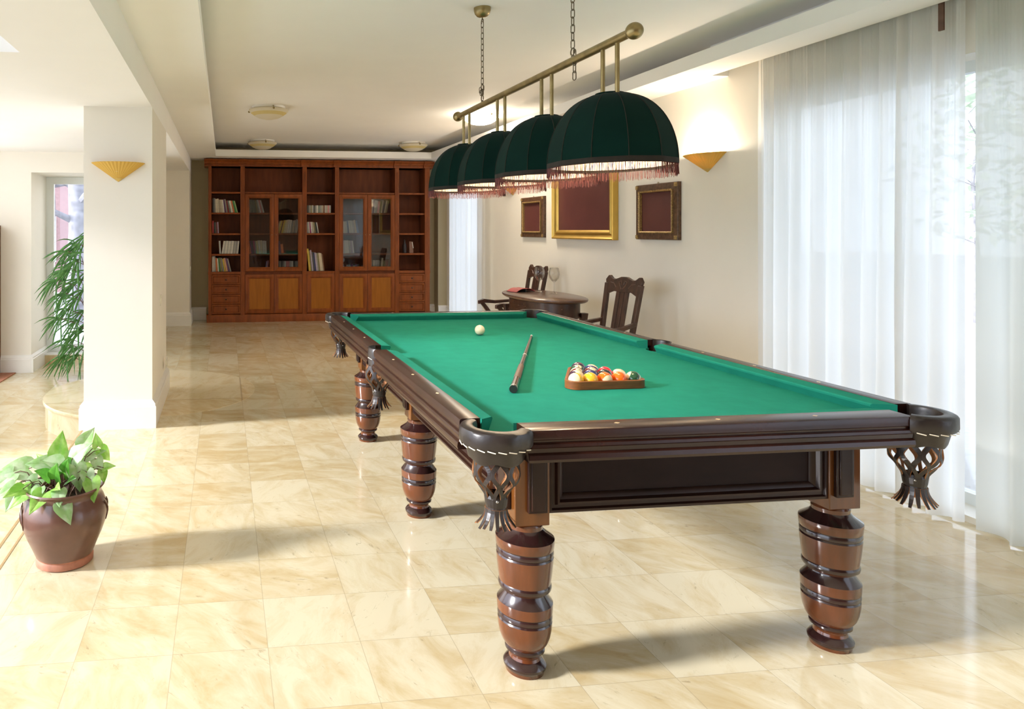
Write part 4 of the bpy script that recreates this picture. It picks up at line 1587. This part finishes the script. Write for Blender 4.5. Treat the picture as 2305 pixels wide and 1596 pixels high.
# ---- armchairs: local frame faces -x, back along y
def armchair(label, loc, rotz):
    r = thing('armchair', label, 'chair', loc, rotz, 'carved wooden armchairs')
    wv = 0.200  # half width
    sz = 0.44
    b = MB()
    b.loft([[(-0.46, -wv - .01, sz - .03), (0.0, -wv + .03, sz - .03), (0.0, wv - .03, sz - .03), (-0.46, wv + .01, sz - .03)],
            [(-0.47, -wv - .015, sz - .01), (0.0, -wv + .03, sz - .01), (0.0, wv - .03, sz - .01), (-0.47, wv + .015, sz - .01)],
            [(-0.46, -wv - .01, sz), (-0.005, -wv + .03, sz), (-0.005, wv - .03, sz), (-0.46, wv + .01, sz)]])
    b.build('seat', 'chair_wood', r, bevel=0.004)
    MB().box(-0.44, -0.02, -wv + .0, wv - .0, sz - .09, sz - .03).build('seat_rail', 'chair_wood', r)

    def bar(b, p, q, w, d):
        p, q = Vector(p), Vector(q)
        b.loft([[(c.x - d, c.y - w, c.z), (c.x + d, c.y - w, c.z), (c.x + d, c.y + w, c.z), (c.x - d, c.y + w, c.z)] for c in (p, q)])
    lean = 0.105
    for s in (-1, 1):
        b = MB()
        yb, yt = s * (wv - 0.035), s * (wv - 0.012)
        bar(b, (0.03, yb, 0), (0.0, yb, sz), 0.019, 0.020)
        bar(b, (0.0, yb, sz - .01), (lean * 0.86, yt, 0.93), 0.019, 0.015)
        b.build('back_post', 'chair_wood', r, bevel=0.003)
        b = MB()
        bar(b, (-0.435, s * (wv - .01), 0), (-0.435, s * (wv - .01), sz), 0.020, 0.020)
        b.build('leg', 'chair_wood', r, bevel=0.003)
        # arm with scrolled end and its support
        b = MB()
        pts = [(lean * 0.40, s * (wv - .02), 0.640), (-0.10, s * (wv + .012), 0.612), (-0.28, s * (wv + .03), 0.598), (-0.40, s * (wv + .035), 0.610), (-0.455, s * (wv + .035), 0.594)]
        rg = []
        for (px, py, pz), hw, hh in zip(pts, (.016, .020, .024, .028, .018), (.014, .014, .016, .020, .018)):
            rg.append([(px, py - hw, pz - hh), (px, py + hw, pz - hh), (px, py + hw, pz + hh), (px, py - hw, pz + hh)])
        b.loft(rg)
        a = b.build('arm', 'chair_wood', r, bevel=0.004)
        b = MB()
        pp = [(-0.30, s * (wv + .0), sz - .02), (-0.345, s * (wv + .012), 0.49), (-0.385, s * (wv + .026), 0.55), (-0.425, s * (wv + .032), 0.60)]
        rg = []
        for (px, py, pz) in pp:
            rg.append([(px - .024, py - .017, pz), (px + .024, py - .017, pz), (px + .024, py + .017, pz), (px - .024, py + .017, pz)])
        b.loft(rg)
        b.build('arm_support', 'chair_wood', r, bevel=0.003)

    def plane(y, z):
        """the raked plane of the back."""
        return lean * (z - sz) / (1.0 - sz)
    # crest rail outline (y, z), symmetric
    half = [(0, 0.986), (0.04, 0.985), (0.085, 0.972), (0.125, 0.963), (0.165, 0.968), (0.205, 0.990), (0.222, 0.990), (0.256, 0.957), (0.240, 0.915), (0.232, 0.885), (0.212, 0.885), (0.205, 0.845), (0.120, 0.872), (0.105, 0.868), (0, 0.868)]
    half = [(y * 0.80, z) for y, z in half]
    outl = half + [(-y, z) for y, z in reversed(half[1:-1])]
    f = [(plane(y, z) - 0.012, y, z) for y, z in outl]
    k = [(plane(y, z) + 0.012, y, z) for y, z in outl]
    b = MB().loft([f, k])
    cr = b.build('crest_rail', 'chair_wood', r, bevel=0.003)
    cv = MB()
    for s in (-1, 1):
        pts = [(plane(0, z) - 0.0125, s * y, z) for y, z in ((0.008, 0.89), (0.03, 0.915), (0.045, 0.945), (0.02, 0.955), (0.012, 0.925))]
        cv.tube(pts, 0.004, 5)
        pts = [(plane(0, z) - 0.0125, s * y, z) for y, z in ((0.07, 0.90), (0.10, 0.93), (0.14, 0.935))]
        cv.tube(pts, 0.0035, 5)
    cv.build('carving', 'table_wood', cr)
    for y0 in (-0.049, 0.0, 0.049):
        b = MB()
        b.loft([[(plane(0, z) - 0.007, y0 - 0.019, z), (plane(0, z) + 0.007, y0 - 0.019, z), (plane(0, z) + 0.007, y0 + 0.019, z), (plane(0, z) - 0.007, y0 + 0.019, z)] for z in (0.47, 0.875)])
        b.build('slat', 'chair_wood', r, bevel=0.002)
    MB().box(-0.012, 0.014, -wv + .03, wv - .03, 0.445, 0.485).build('lower_rail', 'chair_wood', r)
    MB().box(-0.42, 0.0, -wv + .02, -wv + .04, 0.16, 0.185).box(-0.42, 0.0, wv - .04, wv - .02, 0.16, 0.185).build('stretcher', 'chair_wood', r)
    return r


armchair('carved dark wooden armchair nearest the long curtain, right of the oval table', (3.00, 5.115, 0), math.radians(8))
armchair('carved dark wooden armchair behind the wine glasses and oval table', (3.10, 6.86, 0), math.radians(0))


# ---- wine glasses
def wine_glass(x, y, label):
    pr = [(0.001, 0.002), (0.036, 0.0005), (0.037, 0.002), (0.018, 0.006), (0.006, 0.014), (0.0038, 0.03), (0.0036, 0.085), (0.006, 0.100), (0.022, 0.113), (0.040, 0.138), (0.0475, 0.168), (0.046, 0.195), (0.038, 0.230), (0.0372, 0.2305), (0.0450, 0.195), (0.0463, 0.168), (0.039, 0.139), (0.021, 0.1145), (0.001, 0.108)]
    o = MB().lathe(pr, n=36, cap0=False, cap1=False).build('wine_glass', 'wine_crystal', smooth=70)
    o.location = (x, y, TZ)
    tag(o, label, 'glass', 'wine glasses on the oval table')


wine_glass(2.875, 6.15, 'empty wine glass on the oval table, in front of the chair back')
wine_glass(2.945, 6.00, 'empty wine glass on the oval table, in front of the bare wall')
# ---- folder lying open, face down
fo = thing('folder', 'red folder lying open like a tent on the oval table', 'folder', (2.73, 6.22, TZ), math.radians(16))
b = MB()
c = MB()
for s in (-1, 1):
    rg, rp_ = [], []
    for i in range(9):
        u = i / 8
        x = s * (0.006 + 0.100 * u)
        z = 0.030 - 0.012 * u - 0.010 * math.sin(u * PI) * 0.0 + 0.006 * math.sin(u * PI) - 0.016 * u * u
        rg.append([(x, -0.07, z), (x, 0.07, z), (x, 0.07, z + 0.004), (x, -0.07, z + 0.004)])
    b.loft(rg)
    c.box(min(s * 0.006, s * 0.118), max(s * 0.006, s * 0.095), -0.065, 0.065, 0.0, 0.002)
c.box(-0.006, 0.006, -0.068, 0.068, 0.0, 0.030)
b.build('cover', 'red_cover', fo, smooth=50)
c.build('pages', 'ink', fo)


# ================================================================== PICTURES
def picture(name, y0, y1, z0, z1, w, depth, kind, label, cat='picture'):
    root = thing(name, label, cat, (XW, (y0 + y1) / 2, z0))
    of = (XW, (y0 + y1) / 2, z0)
    x = XW - 0.001
    if kind == 'gold':
        P = [(0, 0), (0, 0.050), (0.12, 0.056), (0.22, 0.050), (0.30, 0.040), (0.45, 0.034), (0.58, 0.036), (0.66, 0.046), (0.74, 0.046), (0.80, 0.034), (0.9, 0.030), (1.0, 0.018), (1.0, 0)]
        MB().frame(y0, y1, z0, z1, x, w, P, 'x').build('frame', 'gold', root, off=of, smooth=30)
        MB().box(x - 0.014, x, y0 + w * .9, y1 - w * .9, z0 + w * .9, z1 - w * .9).build('canvas', 'canvas_maroon', root, off=of)
        return root
    P = [(0, 0), (0, 0.026), (0.06, 0.030), (0.70, 0.032), (0.78, 0.030), (0.80, 0.030), (0.80, 0)]
    MB().frame(y0, y1, z0, z1, x, w, P, 'x').build('frame', 'frame_brown', root, off=of, smooth=30)
    P2 = [(0, 0.02), (0.1, 0.040), (0.5, 0.044), (0.9, 0.040), (1.0, 0.018)]
    q = w * 0.78
    MB().frame(y0 + q, y1 - q, z0 + q, z1 - q, x, w * 0.20, P2, 'x').build('inner_moulding', 'gold_carved', root, off=of, smooth=40)
    bd = MB()
    nb = 22
    for i in range(nb):
        u = (i + .5) / nb
        rI = w * 0.81
        for (yy, zz) in ((y0 + rI + (y1 - y0 - 2 * rI) * u, z0 + rI), (y0 + rI + (y1 - y0 - 2 * rI) * u, z1 - rI), (y0 + rI, z0 + rI + (z1 - z0 - 2 * rI) * u), (y1 - rI, z0 + rI + (z1 - z0 - 2 * rI) * u)):
            bd.sphere((x - 0.043, yy, zz), 0.0050, 6, 4)
    bd.build('beading', 'gold_carved', root, off=of, smooth=180)
    for yy in (y0 + w * .30, y1 - w * .30):
        for zz in (z0 + w * .30, z1 - w * .30):
            e = w * 0.22
            cn = MB().box(x - 0.038, x - 0.02, yy - e, yy + e, zz - e, zz + e)
            cn.sphere((x - 0.038, yy, zz), e * 0.5, 8, 6, sc=(0.5, 1, 1))
            cn.build('corner_plate', 'gold_carved', root, off=of)
    MB().box(x - 0.016, x, y0 + w * .9, y1 - w * .9, z0 + w * .9, z1 - w * .9).build('canvas', 'canvas_maroon', root, off=of)
    r = MB()
    pts = [(x - 0.008, (y0 + y1) / 2 + 0.008 * math.cos(a * PI / 5), z1 + 0.005 + 0.008 * math.sin(a * PI / 5)) for a in range(10)]
    r.tube(pts, 0.0022, 5, closed=True)
    r.build('hanging_ring', 'brass_aged', root, off=of)
    return root


picture('picture_frame', 7.13, 7.70, 1.271, 1.716, 0.068, 0, 'brown', 'small brown framed maroon picture farthest along the wall, left of the gold frame')
picture('picture_frame', 5.745, 6.90, 1.262, 1.99, 0.088, 0, 'gold', 'large gold framed maroon picture half hidden by the lamp fringe')
picture('picture_frame', 4.895, 5.435, 1.274, 1.717, 0.068, 0, 'brown', 'small brown framed maroon picture right of the gold frame, nearest the curtain')


# ================================================================== CURTAINS
def curtain(name, mat, y0, y1, x, z0, z1, folds, amp, seed, label, group, skew=0.0, rows=18, pinch=0.5):
    rr = random.Random(seed)
    n = folds * 14
    ph = [0.0]
    # uneven folds
    fw = [rr.uniform(0.5, 1.6) for _ in range(folds)]
    s = sum(fw)
    am = [rr.uniform(0.35, 1.0) for _ in range(folds)]
    edges = [0]
    for w in fw:
        edges.append(edges[-1] + w / s)
    drift = [rr.uniform(-.02, .02) for _ in range(folds + 1)]
    rings = []
    for r in range(rows + 1):
        v = r / rows       # 0 top, 1 bottom
        z = z1 + (z0 - z1) * v
        ring = []
        for i in range(n + 1):
            u = i / n
            k = max(j for j in range(folds) if edges[j] <= u + 1e-9)
            lu = (u - edges[k]) / (edges[k + 1] - edges[k])
            sg = 1 if k % 2 else -1
            a = amp * am[k] * (pinch + (1 - pinch) * min(1, v * 1.6)) * (0.92 + 0.08 * math.sin(5 * v + k))
            dx = sg * a * math.sin(PI * lu) + 0.25 * amp * math.sin(u * 9 + seed)
            dy = (drift[k] * (1 - lu) + drift[k + 1] * lu) * v
            yy = y0 + (y1 - y0) * u + dy + skew * v * (u)
            hem = 0.006 * math.sin(u * 23 + seed) if r == rows else 0
            fine = 0.004 * math.sin(i * 1.9 + k) * (1 - v) ** 3
            ring.append((x + dx + fine, yy, z + hem))
        rings.append(ring)
    o = MB().loft(rings, closed=False).build(name, mat, smooth=180)
    tag(o, label, 'curtain', group)
    return o


curtain('sheer_curtain', 'sheer_cloth', 2.805, 4.05, 3.345, 0.018, 2.56, 24, 0.056, 3, 'long gathered sheer white curtain beside the lit sconce, right of the billiard table', 'sheer white curtains')
curtain('sheer_curtain', 'sheer_cloth_thick', 0.9, 2.757, 3.350, 0.012, 2.56, 24, 0.052, 8, 'denser sheer curtain at the right edge, past the bright gap', 'sheer white curtains')
curtain('sheer_curtain', 'sheer_cloth', 8.68, 10.20, 3.335, 0.015, 2.386, 16, 0.04, 5, 'sheer white curtain at the far window beside the bookcase', 'sheer white curtains')
rl = MB().box(3.325, 3.365, 0.6, 4.30, 2.565, 2.60)
tag(rl.build('curtain_rail', 'trim_white'), 'white curtain rail in the ceiling pocket above the long curtains', 'curtain rail')
rl = MB().box(3.325, 3.355, 8.6, 10.3, 2.388, 2.40)
tag(rl.build('curtain_rail', 'trim_white'), 'white curtain rail over the far window by the bookcase', 'curtain rail')


curtain('sheer_curtain', 'sheer_diffuser', 5.2, 7.65, -2.95, -0.19, 2.14, 18, 0.04, 11, 'unseen sheer white curtain added over the side room window to spread the sun', 'sheer white curtains')  # added out of view: turns direct sun into soft light for the back

b = MB().box(-0.004, 0.004, -0.012, 0.012, -0.27, 0.0)
o = b.build('curtain_strap', 'stem')
o.location = (3.30, 2.872, 2.545)
tag(o, 'short brown strap hanging at the top of the gap between the long curtains', 'strap')

# ================================================================== SWITCHES
def switch(name, loc, label, cat='switch'):
    r = thing(name, label, cat, loc)
    MB().box(0.0, 0.008, -0.04, 0.04, -0.04, 0.04).build('plate', 'cream_plastic', r, bevel=0.003)
    MB().box(0.008, 0.013, -0.026, 0.026, -0.026, 0.026).build('rocker', 'cream_plastic', r, bevel=0.002)


switch('light_switch', (XP, 5.52, 0.81), 'white light switch on the side of the broad pillar')
switch('light_switch', (XP, 10.20, 0.80), 'white light switch on the narrow pier by the bookcase')
switch('wall_socket', (XP + 0.02, 5.78, 0.28), 'white wall socket low on the side of the broad pillar', 'socket')


# ================================================================== POTTED PLANT ON THE STEP
pt = thing('potted_plant', 'glazed brown pot of pale green arrowhead leaves on the marble by the step', 'potted plant', (-0.648, 2.975, 0))
pr = [(0.100, 0.0), (0.112, 0.004), (0.113, 0.022), (0.108, 0.030), (0.112, 0.036), (0.126, 0.070), (0.146, 0.115), (0.162, 0.160), (0.168, 0.195), (0.165, 0.225), (0.154, 0.255), (0.145, 0.272), (0.143, 0.284), (0.150, 0.298), (0.157, 0.306), (0.154, 0.312), (0.144, 0.308), (0.135, 0.290), (0.132, 0.270)]
po = MB().lathe(pr, n=56, ms=[1, 1, 1, 1] + [0] * 14, cap1=False).build('pot', ['pot_glaze', 'pot_clay'], pt, smooth=60)
# raised motif band on the shoulder
for a in (-0.15, 0.12, PI - 0.25, PI + 0.05, PI + 0.35):
    pts = []
    for i in range(6):
        u = i / 5
        aa = a + 0.22 * math.sin(u * 2.4)
        z = 0.245 - 0.085 * u
        R_ = 0.163 + 0.006 * math.sin(u * PI)
        pts.append((R_ * math.cos(aa), R_ * math.sin(aa), z))
    MB().tube(pts, [0.002, .0042, .0042, .004, .003, .0015], 6).build('relief', 'pot_glaze', po, smooth=60)
MB().lathe([(0.001, 0.268), (0.08, 0.270), (0.134, 0.262)], n=32, cap0=False, cap1=False).build('soil', 'soil', po)


def leaf(b, base, tip_dir, normal, ln, wd, m=0, fold=0.25, droop=0.3, lobes=True):
    """arrowhead leaf: midrib from base along tip_dir, drooping."""
    t = Vector(tip_dir).normalized()
    nrm = Vector(normal)
    nrm = (nrm - t * nrm.dot(t)).normalized()
    s = t.cross(nrm)
    ou = [(-0.20, 0.30), (-0.06, 0.46), (0.12, 0.50), (0.32, 0.44), (0.55, 0.32), (0.78, 0.16), (1.0, 0.0)] if lobes else [(0.0, 0.05), (0.2, 0.42), (0.42, 0.5), (0.65, 0.38), (0.85, 0.18), (1.0, 0)]
    B = Vector(base)

    def P(u, v):
        return B + t * (u * ln) + s * (v * wd) + nrm * (abs(v) * wd * fold - droop * ln * u * u)
    mid = [P(max(0, u), 0) for u, v in ou]
    V, F = [], []
    for side in (-1, 1):
        e = [P(u, side * v) for u, v in ou]
        h = [P(max(0, u) * .5 + u * .5, side * v * .5) + nrm * (0.03 * wd) for u, v in ou]
        o0 = len(V)
        k = len(ou)
        V += mid + h + e
        for i in range(k - 1):
            F.append((o0 + i, o0 + i + 1, o0 + k + i + 1, o0 + k + i))
            F.append((o0 + k + i, o0 + k + i + 1, o0 + 2 * k + i + 1, o0 + 2 * k + i))
    b.add(V, F, m)


lf = MB()
sm = MB()
# (dx, dy, z of leaf base, direction, length, tone) relative to the pot axis
LV = [(-.06, -.10, .315, (-.3, -.7, -.35), .125, 1), (-.13, -.06, .325, (-.7, -.5, -.5), .12, 1), (.02, -.15, .285, (.5, -.5, -.75), .105, 0), (-.20, -.02, .30, (-.45, -.5, -.9), .10, 0), (-.16, .02, .385, (-.9, -.2, .05), .15, 0),
      (-.22, .00, .372, (-.75, -.3, -.5), .11, 0), (-.06, .02, .40, (-.6, -.2, .15), .12, 0), (-.04, .04, .43, (.15, .0, .9), .12, 1), (-.02, .00, .405, (-.5, -.5, .35), .11, 0), (.03, .02, .425, (.6, -.2, .6), .12, 0),
      (.05, -.02, .40, (.25, -.3, -.85), .12, 0), (.08, .04, .425, (.7, .0, .25), .10, 0), (.06, .08, .465, (.35, .3, .55), .10, 0), (.13, .03, .415, (.4, -.3, -.8), .075, 0), (.145, .05, .450, (.5, .2, -.6), .085, 1),
      (.14, .02, .475, (-.15, -.1, .9), .065, 1), (.10, -.03, .375, (.3, -.5, -.75), .085, 0), (.125, -.05, .345, (.2, -.6, -.85), .105, 1), (.165, .02, .375, (.6, -.2, .2), .06, 1), (.16, .01, .365, (.2, -.2, -.9), .06, 1),
      (-.03, -.06, .36, (.1, -.5, .7), .10, 2), (.00, -.03, .37, (.25, -.3, .8), .09, 2), (-.02, .05, .385, (-.1, .3, .8), .11, 2), (-.08, .05, .37, (-.6, .4, .5), .11, 1), (.00, -.11, .325, (.2, -.8, -.45), .09, 0),
      (-.11, -.02, .35, (-.6, -.6, -.4), .10, 0), (-.16, -.07, .325, (-.5, -.7, .1), .095, 1), (-.09, -.08, .33, (-.2, -.9, -.6), .08, 0), (-.02, -.10, .335, (.3, -.7, .3), .07, 1), (-.20, -.05, .335, (-.8, -.4, -.3), .09, 0),
      (.03, .06, .38, (.3, .6, .4), .10, 1), (-.05, .10, .36, (-.3, .8, .2), .10, 1), (.07, .10, .35, (.4, .8, 0), .10, 1), (.02, -.05, .345, (.4, -.5, .4), .075, 2), (-.06, -.04, .365, (-.3, -.6, .55), .09, 2), (-.26, .01, .285, (-.6, -.4, -.4), .07, 0)]
cen = Vector((0, 0, 0.27))
for i, (dx, dy, z, d, ln, tone) in enumerate(LV):
    nr = Vector((d[0] * 0.3 + rnd.uniform(-.2, .2), -0.75 + rnd.uniform(-.2, .2), 0.75))
    dx, dy, z, ln = dx * 0.92, dy * 0.92, 0.27 + (z - 0.27) * 0.90, ln * 0.86
    leaf(lf, (dx, dy, z), d, nr, ln, ln * 0.82, tone, fold=rnd.uniform(0.05, .35), droop=rnd.uniform(0.05, .3))
    r0 = Vector((dx * 0.35 + rnd.uniform(-.02, .02), dy * 0.35 + rnd.uniform(-.02, .02), 0.265))
    e = Vector((dx, dy, z))
    mid = (r0 + e) / 2 + Vector((0, 0, 0.03 + 0.15 * (e - r0).length))
    sm.tube([r0, (r0 * .6 + mid * .5) * (1 / 1.1), mid, (mid + e) / 2 + Vector((0, 0, .008)), e], 0.0021, 5)
for i in range(26):
    a = rnd.uniform(0, 2 * PI)
    q = rnd.uniform(0.0, 0.09)
    p = Vector((q * math.cos(a), q * math.sin(a), 0.264))
    sm.tube([p, p + Vector((rnd.uniform(-.03, .03), rnd.uniform(-.03, .03), rnd.uniform(.02, .06))), p + Vector((rnd.uniform(-.06, .06), rnd.uniform(-.06, .06), rnd.uniform(.0, .05)))], 0.0022, 5)
fo_ = lf.build('foliage', ['leaf_pale', 'leaf_mid', 'leaf_deep'], pt, smooth=180)
sm.build('stems', 'stem', pt)['kind'] = 'thing'

# ================================================================== SIDE ROOM: palm, cabinet, rug
pl = thing('potted_palm', 'tall feathery green palm in front of the niche window', 'potted palm', (-1.26, 7.56, -0.2))
MB().lathe([(0.11, 0), (0.13, 0.03), (0.155, 0.24), (0.165, 0.25), (0.165, 0.28), (0.15, 0.28), (0.14, 0.24)], n=32, cap1=False).build('pot', 'pot_clay', pl, smooth=50)
MB().lathe([(0.001, 0.25), (0.142, 0.245)], n=24, cap0=False, cap1=False).build('soil', 'soil', pl)
pf, ps = MB(), MB()
rr = random.Random(21)
FANS = [(-.22, .15, 1.42), (-.10, .12, 1.50), (-.33, .18, 1.12), (-.18, .1, 1.24), (-.08, .1, 1.12), (-.12, .0, 1.32), (-.24, .14, .98), (-.12, .05, .92), (-.28, .1, .72), (-.12, .1, .70), (-.18, .12, .50), (-.06, .08, .58), (-.22, .05, .34), (-.10, .02, .34),
        (.12, .1, 1.4), (.2, .0, 1.2), (.05, .15, 1.05), (.22, .1, .9), (.1, -.1, .75), (.2, .05, .6), (.02, -.02, 1.55)]
for (fx, fy, fz) in FANS + [(a - 0.06, b * 0.5, c - 0.09) for a, b, c in FANS[:14]]:
    fx, fy, fz = fx * 1.08 - 0.075, fy, fz
    out = Vector((fx, fy * 0.4, 0.0))
    if out.length < 0.02:
        out = Vector((0.1, 0, 0))
    d0 = out.normalized()
    base = Vector((fx, fy, fz))
    n = rr.randint(7, 9)
    for k in range(n):
        a = (k / (n - 1) - 0.5) * 2.5
        side = Vector((-d0.y, d0.x, 0))
        dirv = (d0 * math.cos(a) * 0.8 + side * math.sin(a) * 0.55 + Vector((0, 0, 0.35 * math.cos(a) - 1.0 * rr.random())) + Vector((math.sin(a) * 0.45, 0, 0))).normalized()
        ln = rr.uniform(0.20, 0.29)
        pts = []
        for q in range(6):
            u = q / 5
            pts.append(base + dirv * (ln * u) + Vector((0, 0, -0.13 * u * u)))
        wv = dirv.cross(Vector((0, 1, 0.2))).normalized()
        V, F = [], []
        for q, p in enumerate(pts):
            w = 0.0082 * (0.5 + 1.2 * (q / 5)) * (1.02 - (q / 5) ** 3) + 0.0005
            V += [p - wv * w, p + Vector((0, -0.004, 0)), p + wv * w]
        for q in range(5):
            F += [(3 * q, 3 * q + 1, 3 * q + 4, 3 * q + 3), (3 * q + 1, 3 * q + 2, 3 * q + 5, 3 * q + 4)]
        pf.add(V, F)
    root = Vector((fx * 0.12, fy * 0.12, 0.25))
    ps.tube([root, Vector((fx * .25, fy * .25, 0.25 + (fz - .25) * .5)), Vector((fx * .6, fy * .6, fz - 0.06)), base], 0.004, 6)
for (cx, cy, h) in ((0.0, 0.0, 1.35), (0.04, 0.03, 1.1), (-.04, 0.02, .9)):
    ps.tube([(cx, cy, 0.25), (cx * 1.2, cy, 0.25 + h * .5), (cx * 1.5, cy, 0.25 + h)], 0.011, 8)
pf.build('foliage', 'palm_leaf', pl, smooth=180)
ps.build('stems', 'stem', pl)['kind'] = 'thing'

cb = thing('cabinet', 'reddish wooden shelf cabinet at the left edge of the side room', 'cabinet', (-2.62, 7.60, -0.2))
b = MB()
b.box(-0.22, 0.215, 0.0, 0.36, 0.0, 1.60)
b.build('body', 'case_inner', cb)
for z in (0.0, 0.42, 0.82, 1.22, 1.56):
    MB().box(-0.225, 0.22, -0.015, 0.0, z, z + 0.04).build('shelf', 'case_wood', cb)
MB().box(0.19, 0.222, -0.015, 0.0, 0.0, 1.6).build('side_stile', 'case_wood', cb)
b = MB().prism([(-2.24, 7.93), (-2.26, 7.42), (-2.84, 6.9), (-2.84, 7.55), (-2.395, 7.55), (-2.395, 7.93)], -0.2, -0.190, 'z')
tag(b.build('rug', 'rug_red'), 'reddish rug corner on the floor at the left edge', 'rug')

# ================================================================== OUTSIDE
b = MB().box(-60, 60, -60, 60, -0.75, -0.7)
struct(b.build('ground', 'stone_outside'), 'pale ground outside the windows', 'ground')


def tree(loc, h, seed, label, leafy=True, r=0.14):
    rt = thing('tree', label, 'tree', loc, 0, 'trees outside the windows')
    q = random.Random(seed)
    t = MB()
    t.tube([(0, 0, 0), (0.05, 0.02, h * .3), (-.03, 0.05, h * .6), (0.05, 0, h * .85)], [r, r * .85, r * .7, r * .35], 10)
    for i in range(11):
        z = h * q.uniform(.3, .85)
        a = q.uniform(0, 2 * PI)
        ln = q.uniform(.6, 1.5)
        t.tube([(0, 0, z), (ln * .5 * math.cos(a), ln * .5 * math.sin(a), z + .25 * ln), (ln * math.cos(a + .3), ln * math.sin(a + .3), z + .2 * ln + q.uniform(-.2, .4))], [r * .3, r * .2, r * .08], 6)
    t.build('trunk', 'bark', rt, smooth=60)
    if leafy:
        f = MB()
        for i in range(420):
            a = q.uniform(0, 2 * PI)
            zz = q.uniform(.35, 1.1)
            R_ = h * .33 * math.sqrt(max(0.02, 1 - ((zz - .7) / .42) ** 2)) * q.uniform(.3, 1)
            c = Vector((R_ * math.cos(a), R_ * math.sin(a), h * zz))
            d = Vector((q.uniform(-1, 1), q.uniform(-1, 1), q.uniform(-1, 1))).normalized()
            e = d.cross(Vector((0.3, 0.2, 1))).normalized()
            s = q.uniform(.10, .22)
            f.add([c - d * s, c + e * s * .6, c + d * s, c - e * s * .6], [(0, 1, 2, 3)])
        f.build('crown', 'garden_leaf', rt)
    return rt


tree((-3.2, 16.0, -0.7), 7.0, 1, 'pale bare trunked tree outside the niche window', False, 0.30)
tree((-4.6, 19.0, -0.7), 9.0, 9, 'dark evergreen tree outside the niche window, behind the bare trunk', True, 0.2)
tree((-2.1, 13.4, -0.7), 6.0, 2, 'slender branching tree outside the niche window, right of the trunk', False, 0.10)
tree((16.0, 9.0, -0.7), 4.6, 3, 'green garden tree outside the curtains, between two other garden trees', True)
tree((16.5, 13.6, -0.7), 5.2, 4, 'green garden tree outside, seen through the bright gap in the curtains', True, 0.05)
tree((15.5, 4.0, -0.7), 4.2, 6, 'green garden tree outside the denser curtain at the right edge', True)
bd = thing('building', 'pale pink building with white windows seen through the niche window', 'building', (-5.5, 24.0, -0.7))
MB().box(-8, 8, 0, 6, 0, 7).build('facade', 'building_pink', bd)
for k in range(5):
    for z in (1.0, 3.6):
        wf = MB().box(-6.5 + k * 2.6, -5.2 + k * 2.6, -0.06, 0.02, z, z + 1.5)
        wo_ = wf.build('window_frame', 'trim_white', bd)
        MB().box(-6.4 + k * 2.6, -5.3 + k * 2.6, -0.075, -0.05, z + .1, z + 1.4).build('pane', 'frame_grey', wo_)
